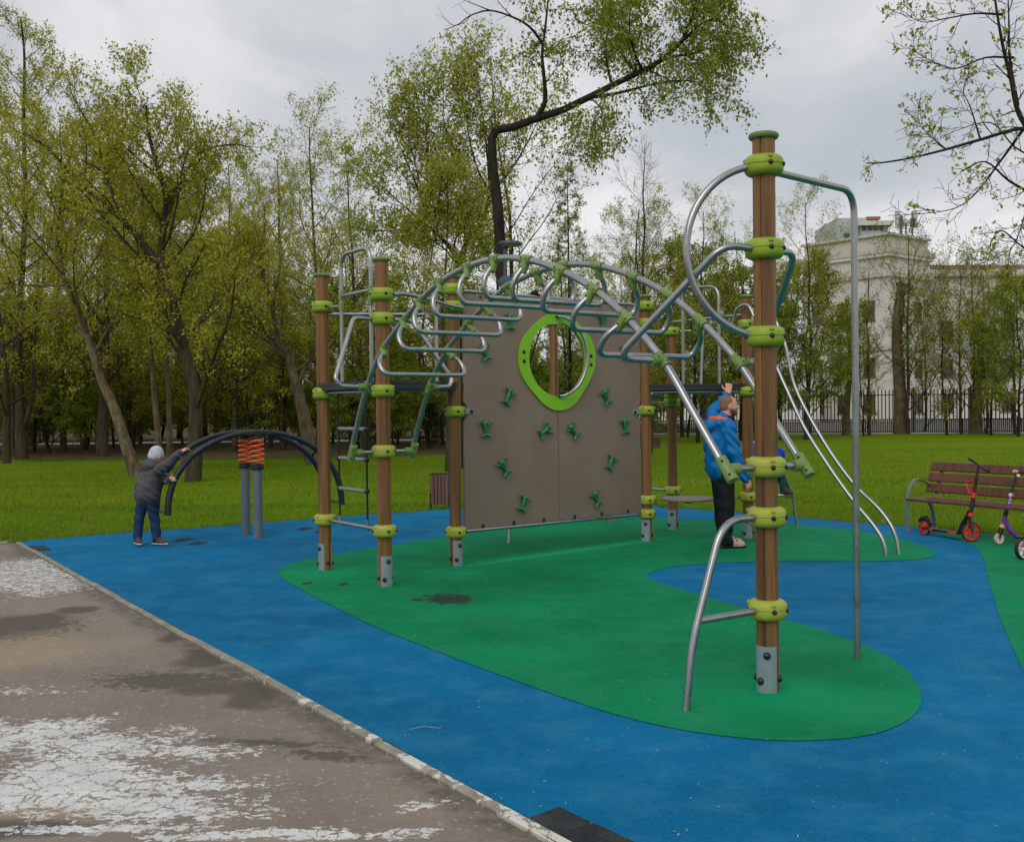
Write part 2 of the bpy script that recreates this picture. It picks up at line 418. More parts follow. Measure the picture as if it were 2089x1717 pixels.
# ---- asphalt with flaking white paint
def asphalt_mat():
    t = NT('worn_asphalt'); p = t.tc('World')
    c = t.mix(t.rng(t.noise(p, .8, 5, .6), .35, .65), srgb(122, 113, 103), srgb(138, 126, 114))
    c = t.mix(t.rng(t.noise(p, 3.1, 5, .7), .45, .8, 0, .5), c, srgb(150, 136, 122))
    st = t.voro(p, 70, out='Color'); s3 = t.n.new('ShaderNodeSeparateXYZ'); t.l.new(st, s3.inputs[0])
    c = t.mix(t.rng(s3.outputs[0], .0, 1, 0, .22), c, srgb(96, 88, 80))
    c = t.mix(t.rng(s3.outputs[1], .965, .985, 0, .45), c, srgb(186, 180, 168))
    c = t.mix(t.rng(t.noise(p, 34, 5, .85), .52, .72, 0, .5), c, srgb(84, 78, 68))
    def B(x, y, rx, ry, a=0.0, e=.2, w=.45, ws=2.2): return blob(t, p, P2(G(x, y, ASPH_Z)), rx, ry, a, e, w, ws)
    damp = gmax(t, [B(350, 1388, .42, .20, -.1, .15, .7, 6), B(470, 1405, .30, .16), B(510, 1420, .18, .30), B(25, 1283, .45, .42, 0, .15, .7, 6), B(70, 1265, .3, .3), B(40, 1690, .22, .1), B(160, 1243, .18, .16),
                    B(420, 1340, .18, .30), B(560, 1515, .30, .05, -.2, .3, .9, 6), B(670, 1540, .2, .06, -.3, .3, .9, 6), B(370, 1290, .12, .26)])
    c = t.mix(t.math('MULTIPLY', damp, .85), c, srgb(80, 74, 67))
    ochre = gmax(t, [B(20, 1330, .6, .5, 0, .6), B(560, 1712, .25, .06, 0, .5), B(90, 1650, .3, .1, 0, .6)])
    c = t.mix(t.math('MULTIPLY', ochre, .35), c, srgb(172, 150, 122))
    # dark grit washed up against the kerb
    k0, k1 = G(30, 1107), G(1120, 1712); kd = unit(k1 - k0); kn = V3(-kd[1], kd[0], 0)
    dt = t.n.new('ShaderNodeVectorMath'); dt.operation = 'DOT_PRODUCT'; t.l.new(p, dt.inputs[0]); dt.inputs[1].default_value = tuple(kn)
    dist = t.math('ABSOLUTE', t.math('SUBTRACT', dt.outputs['Value'], float(k0 @ kn)))
    grit = t.math('MULTIPLY', t.rng(t.math('ADD', dist, t.math('MULTIPLY', t.noise(p, 2.5, 5, .7), .45)), .28, .42, 1, 0), t.rng(t.noise(p, 9, 4, .8), .3, .6))
    c = t.mix(t.math('MULTIPLY', grit, .75), c, srgb(70, 66, 56))
    # paint: zones of cover, broken into flakes
    zone = gmax(t, [B(60, 1185, 1.25, 1.15, 0, .55, .35, 1.2), B(20, 1165, 1.5, 1.0, 0, .5, .3, 1.2), B(105, 1150, .8, .9, 0, .5, .3, 1.4), B(120, 1600, .60, .33, -.3, .6, .45, 2.0), B(40, 1500, .40, .38, 0, .6, .5, 2.0), B(300, 1640, .45, .16, -.1, .6, .5, 2.5),
                    B(200, 1520, .45, .25, 0, .9, .6, 3), B(520, 1700, .42, .055, .05, .5, .4, 3), B(690, 1705, .28, .045, .05, .5, .5, 3), B(830, 1700, .16, .06, 0, .5, .4, 4), B(390, 1530, .32, .10, -.2, .9, .6, 3),
                    B(380, 1600, .30, .10, 0, .9, .6, 3), B(20, 1410, .30, .12, 0, .95, .9, 6), B(870, 1640, .12, .05, .5, .7, .6, 4), B(200, 1690, .5, .05, 0, .6, .5, 3)])
    fl = t.noise(t.mapping(p, (1.0, 1.25, 1)), 10, 6, .74, .5); fl2 = t.noise(t.mapping(p, (.8, 1.25, 1)), 30, 3, .7)
    dn = t.n.new('ShaderNodeTexNoise'); t.l.new(p, dn.inputs['Vector']); dn.inputs['Scale'].default_value = 7; dn.inputs['Detail'].default_value = 5; dn.inputs['Roughness'].default_value = .7
    dv = t.n.new('ShaderNodeVectorMath'); dv.operation = 'MULTIPLY_ADD'; t.l.new(dn.outputs['Color'], dv.inputs[0]); dv.inputs[1].default_value = (.16, .16, 0); t.l.new(p, dv.inputs[2])
    crack = t.voro(dv.outputs[0], 8.0, 'DISTANCE_TO_EDGE'); crack2 = t.voro(dv.outputs[0], 27, 'DISTANCE_TO_EDGE')
    broad = gmax(t, [B(220, 1560, 1.25, .75, -.2, .9, .4, 2), B(90, 1340, 1.1, .45, 0, .95, .5, 2), B(620, 1650, .7, .30, .3, .95, .5, 2)])
    cov = t.math('ADD', t.math('ADD', t.math('MULTIPLY', zone, .36), t.math('MULTIPLY', broad, .15)), t.math('ADD', t.math('MULTIPLY', fl, .85), t.math('MULTIPLY', fl2, .80)))
    paint = t.rng(cov, 1.15, 1.165)
    solid = t.math('MULTIPLY', t.rng(crack, .008, .03), t.math('MAXIMUM', t.rng(crack2, .015, .05), t.rng(cov, 1.22, 1.32)))
    paint = t.math('MULTIPLY', paint, solid)
    pc = t.mix(t.rng(t.noise(p, 5, 4), .35, .7), srgb(196, 198, 196), srgb(222, 222, 218))
    c = t.mix(t.math('MULTIPLY', paint, .93), c, pc)
    t.bump(t.noise(p, 110, 3), .45, .006)
    return t.set(c, .85, 0, .3)
M_asph = asphalt_mat()
def kerb_mat():
    t = NT('painted_kerb'); p = t.tc('World')
    c = t.mix(t.rng(t.noise(p, 6, 5, .7), .35, .65), srgb(124, 119, 106), srgb(154, 148, 134))
    cov = t.noise(p, 7, 5, .7, .5)
    near = t.n.new('ShaderNodeSeparateXYZ'); t.l.new(p, near.inputs[0])
    bias = t.rng(near.outputs[1], 3.6, 7.5, .10, -.10)
    pm = t.rng(t.math('ADD', cov, bias), .54, .56)
    c = t.mix(t.math('MULTIPLY', pm, .9), c, srgb(208, 206, 198))
    c = t.mix(t.rng(t.noise(p, 25, 4, .8), .58, .72, 0, .6), c, srgb(88, 86, 70))
    t.bump(t.noise(p, 70, 4), .5, .006); return t.set(c, .9, 0, .2)
M_kerb = kerb_mat()

def sheet(name, poly, z, mat, thick=0.0, kind='structure'):
    mb = MB(); n = len(poly)
    if thick: mb.prism([P2(p) for p in poly], z - thick, z)
    else: mb.add([(p[0], p[1], z) for p in poly], [tuple(range(n))])
    o = mb.build(name, mat, None, 30); tag(o, kind=kind); return o
def ccw(poly):
    a = sum(poly[i][0] * poly[(i + 1) % len(poly)][1] - poly[(i + 1) % len(poly)][0] * poly[i][1] for i in range(len(poly)))
    return poly if a > 0 else poly[::-1]

# big lawn sheet to the horizon
tag(MB().add([(-900, -60, LAWN_Z), (900, -60, LAWN_Z), (900, 1500, LAWN_Z), (-900, 1500, LAWN_Z)], [(0, 1, 2, 3)]).build('lawn', M_lawn), kind='structure')
# strip of bare soil under the trees and the pale walk behind it
rg = random.Random(4)
front = [(-60, 37.5)] + [(x, 37.8 + rg.uniform(-.8, .8) + (max(0, x + 4) * .55)) for x in range(-34, 8, 2)]
back = [(8, 57.4), (-10, 57.9), (-60, 58.2)]
sheet('soil', ccw(front + back), LAWN_Z + .006, M_soil)
M_walk = pmat('pale_walk', srgb(176, 172, 164), .1, 1.2, .9, coords='World')
sheet('walk', ccw([(-70, 58.2), (2, 57.6), (2, 60.6), (-70, 61.2)]), LAWN_Z + .008, M_walk)

sheet('woodland_floor', ccw([(-120, 61.4), (4, 60.8), (14, 66), (14, 150), (-120, 150)]), LAWN_Z + .006, M_soil)
M_yard = pmat('grey_yard', srgb(120, 116, 106), .12, .5, .9, coords='World')
sheet('yard', ccw([(9, 66.2), (34, 58.2), (90, 58.2), (90, 150), (14.5, 150), (14.5, 67)]), LAWN_Z + .007, M_yard)
# kerb line and asphalt
K0, K1 = G(31, 1106), G(1120, 1712)
KD = unit(K1 - K0); KN = V3(-KD[1], KD[0], 0)              # KN points to one side; make it point to the asphalt (left)
if KN[0] > 0: KN = -KN
A = K0 - KD * .0
far_l = A + unit(V3(-1, .02, 0)) * 14
Kend = K1 + KD * 4.0
sheet('asphalt_path', ccw([P2(A + KN * .02), P2(far_l), (-16, -6), (4, -6), P2(Kend + KN * .02)]), ASPH_Z, M_asph)

# blue rubber field
far_edge = [(33, 1105), (120, 1097), (270, 1085), (480, 1070), (700, 1053), (945, 1036), (1130, 1029), (1300, 1030), (1450, 1040), (1640, 1056), (1850, 1073), (2000, 1086), (2200, 1106)]
blue_poly = [P2(G(*q)) for q in far_edge] + [(9.5, 9.0), (9.5, -3), P2(Kend - KN * .060)] + [P2(K0 - KN * .060)]
BLUE_POLY = ccw(blue_poly)
sheet('blue_rubber_surface', BLUE_POLY, 0.0, M_blue, .05)
gpx = [(568, 1168), (585, 1153), (640, 1138), (720, 1124), (850, 1104), (950, 1089), (1060, 1071), (1180, 1060), (1330, 1058), (1480, 1062), (1600, 1068), (1720, 1079), (1810, 1093), (1875, 1109), (1905, 1124), (1908, 1131), (1890, 1139), (1850, 1143), (1760, 1145), (1640, 1145), (1500, 1147), (1400, 1153), (1345, 1162), (1322, 1172), (1328, 1181), (1360, 1194), (1450, 1220), (1560, 1252), (1700, 1293), (1790, 1328), (1845, 1363), (1872, 1396), (1880, 1426), (1866, 1457), (1828, 1482), (1770, 1500), (1690, 1509), (1600, 1511), (1500, 1504), (1380, 1487), (1250, 1456), (1100, 1406), (990, 1366), (880, 1324), (760, 1276), (670, 1232), (600, 1195), (574, 1178)]
gw = [G(*q) for q in gpx]
gs = spline(gw + [gw[0]], 3)[:-1]
sheet('green_rubber_surface', ccw([P2(p) for p in gs]), .004, M_green)
g2 = [(1862, 1075), (1900, 1086), (1940, 1097), (1972, 1107), (1995, 1119), (2007, 1140), (2012, 1165), (2022, 1200), (2045, 1272), (2089, 1372), (2130, 1480)]
g2w = [P2(p) for p in spline([G(*q) for q in g2], 4)] + [(5.2, 3.0), (9.3, 2.0), (9.3, 8.9), P2(G(2195, 1107))] + [P2(G(2000, 1087.3))]
sheet('green_rubber_surface', ccw(g2w), .004, M_green)
mq = [G(1062, 1676), G(1140, 1646.5), G(1330, 1735), G(1250, 1790)]
sheet('black_rubber_patch', ccw([P2(p) for p in mq]), .0045, M_mat)
sheet('black_rubber_patch', ccw([P2(G(*q)) for q in ((46, 1114), (92, 1113), (106, 1122), (70, 1124))]), .0045, M_mat)
M_seam = pmat('green_rubber_lid', srgb(44, 124, 92), .1, 20, .85, coords='World')
mh = MB(); mc = G(1400, 1092)
mh.lathe([(.30, .0), (.30, .003), (.285, .006), (.0, .006)], 36, (mc[0], mc[1], .0045))
mo = mh.build('manhole_cover', M_green, None, 30, (mc[0], mc[1], .0045)); tag(mo, 'round rubber coated manhole lid set in the green surface', 'manhole cover')

# kerb stones, one by one
kerb = empty('kerb', K0, 'row of low worn kerb stones with flaking white paint beside the asphalt', 'kerb')
Lk = float(np.linalg.norm(Kend - K0)); step = 1.0; i = 0; s0 = 0.0; rg = random.Random(11)
while s0 < Lk:
    s1 = min(s0 + step, Lk); c = K0 + KD * ((s0 + s1) / 2) - KN * .029
    dz = rg.uniform(-.006, .006); mb = MB()
    mb.box((c[0], c[1], -.064 + dz), (s1 - s0 - .008, .058, .14), KD + KN * rg.uniform(-.006, .006), None, .009)
    mb.build('kerb_stone', M_kerb, kerb, 20); s0 = s1
u = unit(V3(-1, .02, 0)); s0 = .09
while s0 < 7:
    c = K0 + u * (s0 + .5) ; mb = MB(); mb.box((c[0], c[1], -.06 + rg.uniform(-.005, .005)), (.992, .083, .14), u, None, .009)
    mb.build('kerb_stone', M_kerb, kerb, 20); s0 += 1.0

# ---- grass blades (nobody could count them)
def in_poly(pts, poly):
    x, y = pts[:, 0], pts[:, 1]; r = np.zeros(len(pts), bool); n = len(poly); j = n - 1
    for i in range(n):
        xi, yi = poly[i]; xj, yj = poly[j]
        c = ((yi > y) != (yj > y)) & (x < (xj - xi) * (y - yi) / (yj - yi + 1e-12) + xi); r ^= c; j = i
    return r
rn = np.random.default_rng(5)
def leaf_var_mat(name, cols, rough=.75, transl=.5, nscale=.35):
    """leaf colour differs from leaf to leaf and in broad drifts"""
    t = NT(name); g = t.n.new('ShaderNodeNewGeometry')
    k = t.math('ADD', t.math('MULTIPLY', g.outputs['Random Per Island'], .62), t.math('MULTIPLY', t.noise(t.tc('World'), nscale, 3, .6), .38 * 1.0))
    c = t.ramp(k, [(.12 + .76 * i / (len(cols) - 1), q) for i, q in enumerate(cols)])
    t.set(c, rough, 0, .25)
    tr = t.n.new('ShaderNodeBsdfTranslucent'); t.l.new(t.mix(1.0, c, (1.0, 1.0, .5, 1), 'MULTIPLY'), tr.inputs[0])
    mx = t.n.new('ShaderNodeMixShader'); mx.inputs[0].default_value = transl
    t.l.new(t.b.outputs[0], mx.inputs[1]); t.l.new(tr.outputs[0], mx.inputs[2]); t.l.new(mx.outputs[0], t.out.inputs[0])
    return t.m
def raw_mesh(name, V, Fq, mats, smooth=False, midx=None):
    """fast mesh from numpy: V (n,3), Fq (m,k) equal-sized faces"""
    me = bpy.data.meshes.new(name); m, k = Fq.shape
    me.vertices.add(len(V)); me.vertices.foreach_set('co', V.astype(np.float32).ravel())
    me.loops.add(m * k); me.loops.foreach_set('vertex_index', Fq.astype(np.int32).ravel())
    me.polygons.add(m); me.polygons.foreach_set('loop_start', np.arange(0, m * k, k, dtype=np.int32))
    for q in (mats if isinstance(mats, (list, tuple)) else [mats]): me.materials.append(q)
    if midx is not None: me.polygons.foreach_set('material_index', midx.astype(np.int32))
    if smooth: me.polygons.foreach_set('use_smooth', np.ones(m, bool))
    me.update(calc_edges=True); return me
M_blade = leaf_var_mat('grass_blades', [srgb(64, 104, 4), srgb(92, 130, 8), srgb(116, 138, 22), srgb(158, 154, 78)], .8, .3, .5)
def blades(n, y0, y1, hh, ww, seed):
    rn = np.random.default_rng(seed)
    r = y0 * (y1 / y0) ** rn.random(n); a = rn.uniform(-.55, .55, n)
    p = np.stack([r * np.tan(a), r], 1)
    cl = .5 + .5 * np.sin(p[:, 0] * 1.7 + np.sin(p[:, 1] * 1.1) * 2) * np.sin(p[:, 1] * 1.3 + 1.3 * np.sin(p[:, 0] * .9))
    keep = ~in_poly(p, BLUE_POLY) & ~((p[:, 0] - K0[0]) * (-KN[0]) + (p[:, 1] - K0[1]) * (-KN[1]) < .0) & (rn.random(n) < .35 + .65 * cl)
    keep |= False
    p = p[keep]; n = len(p); h = rn.uniform(.45, 1.2, n) * hh; th = rn.uniform(0, 2 * np.pi, n); wv = rn.uniform(.6, 1.3, n) * ww
    d = np.stack([np.cos(th), np.sin(th)], 1); tl = rn.uniform(-.5, .5, (n, 2)) * h[:, None]
    V = np.zeros((n, 3, 3)); V[:, 0, :2] = p - d * wv[:, None]; V[:, 1, :2] = p + d * wv[:, None]; V[:, 2, :2] = p + tl
    V[:, :2, 2] = LAWN_Z; V[:, 2, 2] = LAWN_Z + h
    return V.reshape(-1, 3)
Vb = np.concatenate([blades(150000, 10.8, 19, .062, .0045, 1), blades(70000, 18, 40, .075, .008, 2)])
# ragged fringe where the grass meets the rubber
rn = np.random.default_rng(12); ep = np.array([P2(G(*q)) for q in far_edge]); fr = []
for a_, b_ in zip(ep[:-1], ep[1:]):
    m = int(np.linalg.norm(b_ - a_) * 420); tt = rn.random(m)[:, None]; nn = np.array([-(b_ - a_)[1], (b_ - a_)[0]]); nn = nn / np.linalg.norm(nn)
    wv = .5 + .5 * np.sin(tt[:, 0] * 37 + rn.uniform(0, 6)) * np.sin(tt[:, 0] * 91); q = a_ + (b_ - a_) * tt + nn * (rn.exponential(.05, m) - .012)[:, None]
    h = rn.uniform(.4, 1.3, m) * (.05 + .035 * wv); th = rn.uniform(0, 6.28, m); dd = np.stack([np.cos(th), np.sin(th)], 1) * .0042
    V = np.zeros((m, 3, 3)); V[:, 0, :2] = q - dd; V[:, 1, :2] = q + dd; V[:, 2, :2] = q + rn.uniform(-.05, .05, (m, 2)) - nn * .015; V[:, :2, 2] = LAWN_Z; V[:, 2, 2] = LAWN_Z + h + .02; fr.append(V.reshape(-1, 3))
Vb = np.concatenate([Vb] + fr)
# the lawn left of the kerb corner, beyond the asphalt
rn = np.random.default_rng(9); n = 9000
q = np.stack([rn.uniform(-9.5, K0[0] - .05, n), K0[1] + .07 + rn.exponential(1.6, n)], 1); h = rn.uniform(.5, 1.2, n) * .06; th = rn.uniform(0, 6.28, n)
V = np.zeros((n, 3, 3)); dd = np.stack([np.cos(th), np.sin(th)], 1) * .0045
V[:, 0, :2] = q - dd; V[:, 1, :2] = q + dd; V[:, 2, :2] = q + rn.uniform(-.03, .03, (n, 2)); V[:, :2, 2] = LAWN_Z; V[:, 2, 2] = LAWN_Z + h
Vb = np.concatenate([Vb, V.reshape(-1, 3)])
o = bpy.data.objects.new('grass_blades', raw_mesh('grass_blades', Vb, np.arange(len(Vb)).reshape(-1, 3), M_blade)); link(o)
tag(o, 'short spring grass blades of the lawn around the play surface', 'grass', kind='stuff')

# ---- small pale litter: dry petals and bits of bark
M_lit = pmat('pale_litter', srgb(206, 198, 180), .2, 40, .8, coords='World')
rn = np.random.default_rng(21); L = []
for i in range(760):
    y = 3.4 + 13 * rn.random() ** 1.5; x = y * rn.uniform(-.5, .5); 
    if not in_poly(np.array([[x, y]]), BLUE_POLY)[0] and rn.random() < .35: continue
    z = .006 if in_poly(np.array([[x, y]]), BLUE_POLY)[0] else -.015
    a = rn.uniform(0, 6.28); l = rn.uniform(.003, .011); w = rn.uniform(.0015, .004)
    d = np.array([math.cos(a), math.sin(a)]); e = np.array([-d[1], d[0]])
    L += [(x - d[0] * l, y - d[1] * l, z), (x + e[0] * w, y + e[1] * w, z + .002), (x + d[0] * l, y + d[1] * l, z + .003)]
o = bpy.data.objects.new('fallen_litter', raw_mesh('fallen_litter', np.array(L), np.arange(len(L)).reshape(-1, 3), M_lit)); link(o)
tag(o, 'tiny pale dry petals and bark bits scattered over the rubber', 'litter', kind='stuff')
# ---- daisies and dandelions dotted over the lawn
rn = np.random.default_rng(8); Lf = []; mi = []
for i in range(900):
    y = 13.5 + 30 * rn.random() ** 1.6; x = y * rn.uniform(-.5, .5)
    if in_poly(np.array([[x, y]]), BLUE_POLY)[0] or math.sin(x * .8 + 1.3 * math.sin(y * .5)) + rn.normal(0, .5) < .2: continue
    r = rn.uniform(.006, .013); z = LAWN_Z + rn.uniform(.03, .055); tx, ty_ = rn.uniform(-.4, .4, 2)
    for k in range(4):
        a0, a1 = k * math.pi / 2, (k + 1) * math.pi / 2
        Lf += [(x, y, z + .002), (x + r * math.cos(a0), y + r * math.sin(a0), z + r * (tx * math.cos(a0) + ty_ * math.sin(a0))), (x + r * math.cos(a1), y + r * math.sin(a1), z + r * (tx * math.cos(a1) + ty_ * math.sin(a1)))]; mi.append(1 if i % 4 == 0 else 0)
M_daisy = pmat('daisy_white', srgb(214, 208, 190), .1, 30, .8, coords='World'); M_dand = pmat('dandelion_yellow', srgb(214, 188, 40), .1, 30, .8, coords='World')
o = bpy.data.objects.new('lawn_flowers', raw_mesh('lawn_flowers', np.array(Lf), np.arange(len(Lf)).reshape(-1, 3), [M_daisy, M_dand], False, np.array(mi))); link(o)
tag(o, 'tiny white and yellow flowers dotted over the lawn', 'flowers', kind='stuff')
tw = MB(); a = G(835, 1487, .006); b = G(895, 1484, .006); tw.tube(spline([a, G(865, 1481, .012), b, G(900, 1480, .02)], 4), .0007, 5)
tag(tw.build('dry_twig', M_lit, None, 30, tuple(a)), 'thin pale dry twig lying on the blue rubber', 'twig')
# ================================================================== BUILDINGS AND FENCE
def plaster(name, c):
    t = NT(name); p = t.tc('World')
    col = t.mix(t.rng(t.noise(p, .25, 5, .65), .35, .68), scaled(c, .92), c)
    col = t.mix(t.rng(t.noise(t.mapping(p, (1.2, 1.2, .15)), 1, 5, .7), .52, .78, 0, .4), col, scaled(c, .72))
    t.bump(t.noise(p, 9, 3), .15, .03); return t.set(col, .85, 0, .2)
M_plaster = plaster('white_plaster', srgb(204, 200, 190)); M_stone = plaster('grey_stone', srgb(192, 188, 180)); M_worn = plaster('stained_parapet', srgb(196, 188, 174))
M_glass = pmat('dark_window_glass', srgb(58, 58, 54), .2, .6, .12, 0, coords='World'); M_frame = pmat('brown_window_frame', srgb(104, 88, 72), .1, 4, .6, coords='World')
M_roofbrown = pmat('brown_roof_sheet', srgb(134, 112, 96), .1, 1, .6, coords='World'); M_grey = pmat('grey_cladding', srgb(168, 172, 176), .06, .6, .6, coords='World')
def wallbox(mb, a, b, depth, z0, z1, side):
    a = V3(a[0], a[1], 0); b = V3(b[0], b[1], 0); t = unit(b - a); n = V3(-t[1], t[0], 0) * side
    mb.prism(ccw([P2(a), P2(b), P2(b + n * depth), P2(a + n * depth)]), z0, z1); return mb
def window(parent, a, t, n, s, z, w, h):
    c = a + t * s + n * .02 + UPZ * z
    fr = MB(); f = .10
    for (dx, dz, sx, sz) in ((0, h / 2, w + 2 * f, f), (0, -h / 2, w + 3 * f, f * 1.5), (-w / 2, 0, f, h), (w / 2, 0, f, h), (0, 0, f * .6, h), (0, h * .18, w, f * .6)):
        fr.box(c + t * dx + UPZ * dz, (sx, .16 if abs(dx) + abs(dz) > h * .3 else .10, sz), t, n)
    o = fr.build('window', M_frame, parent)
    MB().box(c - n * .0, (w, .05, h), t, n).build('pane', M_glass, o)
UPZ = V3(0, 0, 1)
K = 1.30
BC = D(1813, 473, 80 * K); BT = float(BC[2]); BC[2] = 0
lt = unit(V3(-2.98, 3.65, 0)); rt = unit(V3(4.3, 3.5, 0)); ln = V3(-lt[1], lt[0], 0); ln = ln if ln[1] < 0 else -ln; rn_ = V3(rt[1], -rt[0], 0)
LL, RL = 10.0, 7.6
bld = empty('white_building', BC, 'white plastered classical building corner behind the iron fence', 'building')
core = MB(); foot = [BC, BC + rt * RL, BC + rt * RL + lt * LL, BC + lt * LL]
core.prism(ccw([P2(p) for p in foot]), 0, BT - 1.5); core.build('wall', M_plaster, bld)
def band(z0, z1, o, mat, name='cornice', L=(LL, RL)):
    mb = MB(); p = [BC - lt * o - rt * o, BC + rt * (RL + o) - lt * o, BC + rt * (RL + o) + lt * (LL + o), BC + lt * (LL + o) - rt * o]
    mb.prism(ccw([P2(q) for q in p]), z0, z1); return mb.build(name, mat, bld)
par = band(BT - 1.497, BT - .25, -.15, M_worn, 'parapet'); band(BT - .247, BT, .12, M_stone, 'parapet_coping')
band(BT - 2.0, BT - 1.50, .38, M_stone); band(BT - 2.35, BT - 2.003, .3, M_plaster); band(BT - 4.3, BT - 3.85, .25, M_stone); band(7.0, 7.35, .25, M_stone, 'string_course')
for s in (2.2, 5.2, 8.2):
    for z, h in ((10.9, 1.9), (8.9 - .3, 1.2), (5.3, 1.9), (1.7, 1.9)): 
        if h > 1.5: window(bld, BC, lt, ln, s, z, 1.15, h)
for s in (2.0, 5.2):
    for z in (10.9, 5.3, 1.7): window(bld, BC, rt, rn_, s, z, 1.15, 1.9)
# lower wings
WB = BC + rt * RL; wt = unit(V3(1, .06, 0)); wnv = V3(wt[1], -wt[0], 0); wz = float(D(1960, 546, WB[1])[2])
wing = empty('white_building_wing', WB, 'long lower white wing with brown sheet roof, right of the tall corner', 'building')
mb = MB(); wallbox(mb, WB - wt * 0 + V3(0, 1.2, 0), WB + wt * 22 + V3(0, 1.2, 0), 9, 0, wz, 1); mb.build('wall', M_plaster, wing)
mb = MB(); mb.box(WB + wt * 11 + V3(0, 1.0, wz - .6), (22, .5, .3), wt, wnv); mb.build('cornice', M_stone, wing)
mb = MB(); mb.box(WB + wt * 9 + V3(0, 4, wz + .25), (17, 5, .5), wt, wnv); mb.box(WB + wt * 15 + V3(0, 4, wz + .75), (4.5, 4, .5), wt, wnv); mb.build('roof', M_roofbrown, wing)
for s in (2.2, 5.4, 8.6, 11.8):
    for z in (9.2, 5.3, 1.7): window(wing, WB + V3(0, 1.2, 0), wt, wnv, s, z, 1.15, 1.9)
LB = BC + lt * LL
low = empty('low_white_building', LB, 'low white outbuilding seen between the fence bars left of the tall corner', 'building')
lwt = unit(V3(-1, .12, 0)); lwn = V3(-.12, -1, 0); lwn = unit(lwn)
mb = MB(); a = LB + V3(0, -6, 0); wallbox(mb, a, a + lwt * 30, 8, 0, 4.6, -1); mb.build('wall', M_plaster, low)
mb = MB(); mb.box(a + lwt * 15 + V3(0, 4, 4.85), (30.6, 9, .5), lwt, lwn); mb.build('roof', M_grey, low)
for s in (2.5, 6.5, 10.5, 14.5, 18.5, 22.5, 26.5): window(low, a, lwt, lwn, s, 2.2, 1.2, 1.7)
# grey block far behind, over the roof
Y = 190; p0, p1 = D(1708, 445, Y), D(1768, 446, Y)
far = empty('grey_tower_block', V3(p0[0], Y, 0), 'pale grey modern block far off behind the white roof', 'building')
mb = MB(); mb.prism([(p0[0], Y), (p1[0], Y), (p1[0], Y + 14), (p0[0], Y + 14)], 0, p0[2]); mb.build('wall', M_grey, far)
q0, q1 = D(1757, 452, Y - 2), D(1811, 452, Y - 2)
mb = MB(); mb.prism([(q0[0], Y - 2), (q1[0], Y - 2), (q1[0], Y + 10), (q0[0], Y + 10)], 0, q0[2] - .8); mb.build('penthouse', M_grey, far)
mb = MB(); mb.box(((q0[0] + q1[0]) / 2, Y + 3.6, q0[2] - .4), (q1[0] - q0[0] + 1.4, 13, .8)); mb.build('roof', M_plaster, far)
for x in (1763, 1775, 1786, 1798):
    c = D(x, 464, Y - 2.05); MB().box(c, (.75, .1, 1.1)).build('window', M_glass, far)
c = D(1727, 483, Y - .1); MB().box(c, (.9, .3, 1.3)).build('window', M_glass, far)
mb = MB(); c = D(1778, 447, Y + 2); mb.box(c, (2.4, 2.5, .5)); mb.build('roof_housing', pmat('red_sheet', srgb(150, 92, 84), .1, 2, .6), far)
# antenna mast on the parapet
ac = BC + rt * 4.4 + lt * 2.5; am = empty('antenna_mast', V3(ac[0], ac[1], BT), 'two mobile phone antennas and a dish on the white parapet', 'antenna')
M_ant = pmat('antenna_grey', srgb(84, 86, 88), .1, 3, .5); M_antw = pmat('antenna_white', srgb(170, 172, 172), .05, 3, .5)
def pp_(x, y): return D(x, y, float(ac[1]))
for x, yb, yt, xp in ((1838, 474, 440, 1831), (1861, 477, 432, 1866)):
    MB().tube([pp_(x, yb + 6), pp_(x, yt)], .16 if x < 1850 else .09, 8).build('mast', M_ant, am)
    c = pp_(xp, 449 if x < 1850 else 447); MB().box(c, (.44, .3, 1.7)).build('panel_antenna', M_antw, am)
    c = pp_(x, 455); MB().box(c, (.4, .3, .9)).build('radio_unit', M_ant, am)
MB().tube([pp_(1848, 478), pp_(1848, 456)], .08, 8).build('mast', M_ant, am)
MB().lathe([(.0, .0), (.3, -.06), (.36, -.16), (.34, -.16), (.0, -.05)], 18, pp_(1848, 454), (-.5, -1, .1)).build('dish', M_antw, am)
MB().tube([pp_(1838, 466), pp_(1861, 468)], .04, 6).build('cross_bar', M_ant, am)

# ---- iron fence
M_iron = pmat('black_iron', srgb(38, 38, 36), .2, 3, .55, .3, coords='World')
fa, fb = V3(8.6, 65.2, LAWN_Z), V3(42.0, 54.5, LAWN_Z); ft = unit(fb - fa); FLn = float(np.linalg.norm(fb - fa))
fence = empty('iron_fence', fa, 'black iron picket fence between the far lawn and the white building', 'fence')
pk = MB(); pk.box((0, 0, 1.22), (.058, .05, 2.36)); pk.lathe([(.034, 2.40), (.04, 2.44), (.0, 2.56)], 6); ME_PK = pk.mesh('picket', [M_iron])
sp = MB(); sp.box((0, 0, .45), (.065, .05, .80)); ME_SP = sp.mesh('short_picket', [M_iron])
N = int(FLn / .20); az = math.atan2(ft[1], ft[0])
for i in range(N):
    p = fa + ft * (i * .20 + .1); inst('picket', ME_PK, fence, p, (0, 0, az))
    inst('short_picket', ME_SP, fence, p + ft * .1, (0, 0, az))
for z, h in ((.10, .06), (.82, .05), (2.22, .05)):
    mb = MB(); mb.box((fa + fb) / 2 + UPZ * z, (FLn, .045, h), ft); mb.build('rail', M_iron, fence)
for i in range(int(FLn / 3) + 1):
    mb = MB(); mb.box(fa + ft * (i * 3.0) + UPZ * 1.28, (.11, .11, 2.66), ft); mb.build('fence_post', M_iron, fence)
mb = MB(); mb.box((fa + fb) / 2 + V3(0, 0, .02), (FLn, .3, .12), ft); mb.build('plinth', M_stone, fence)
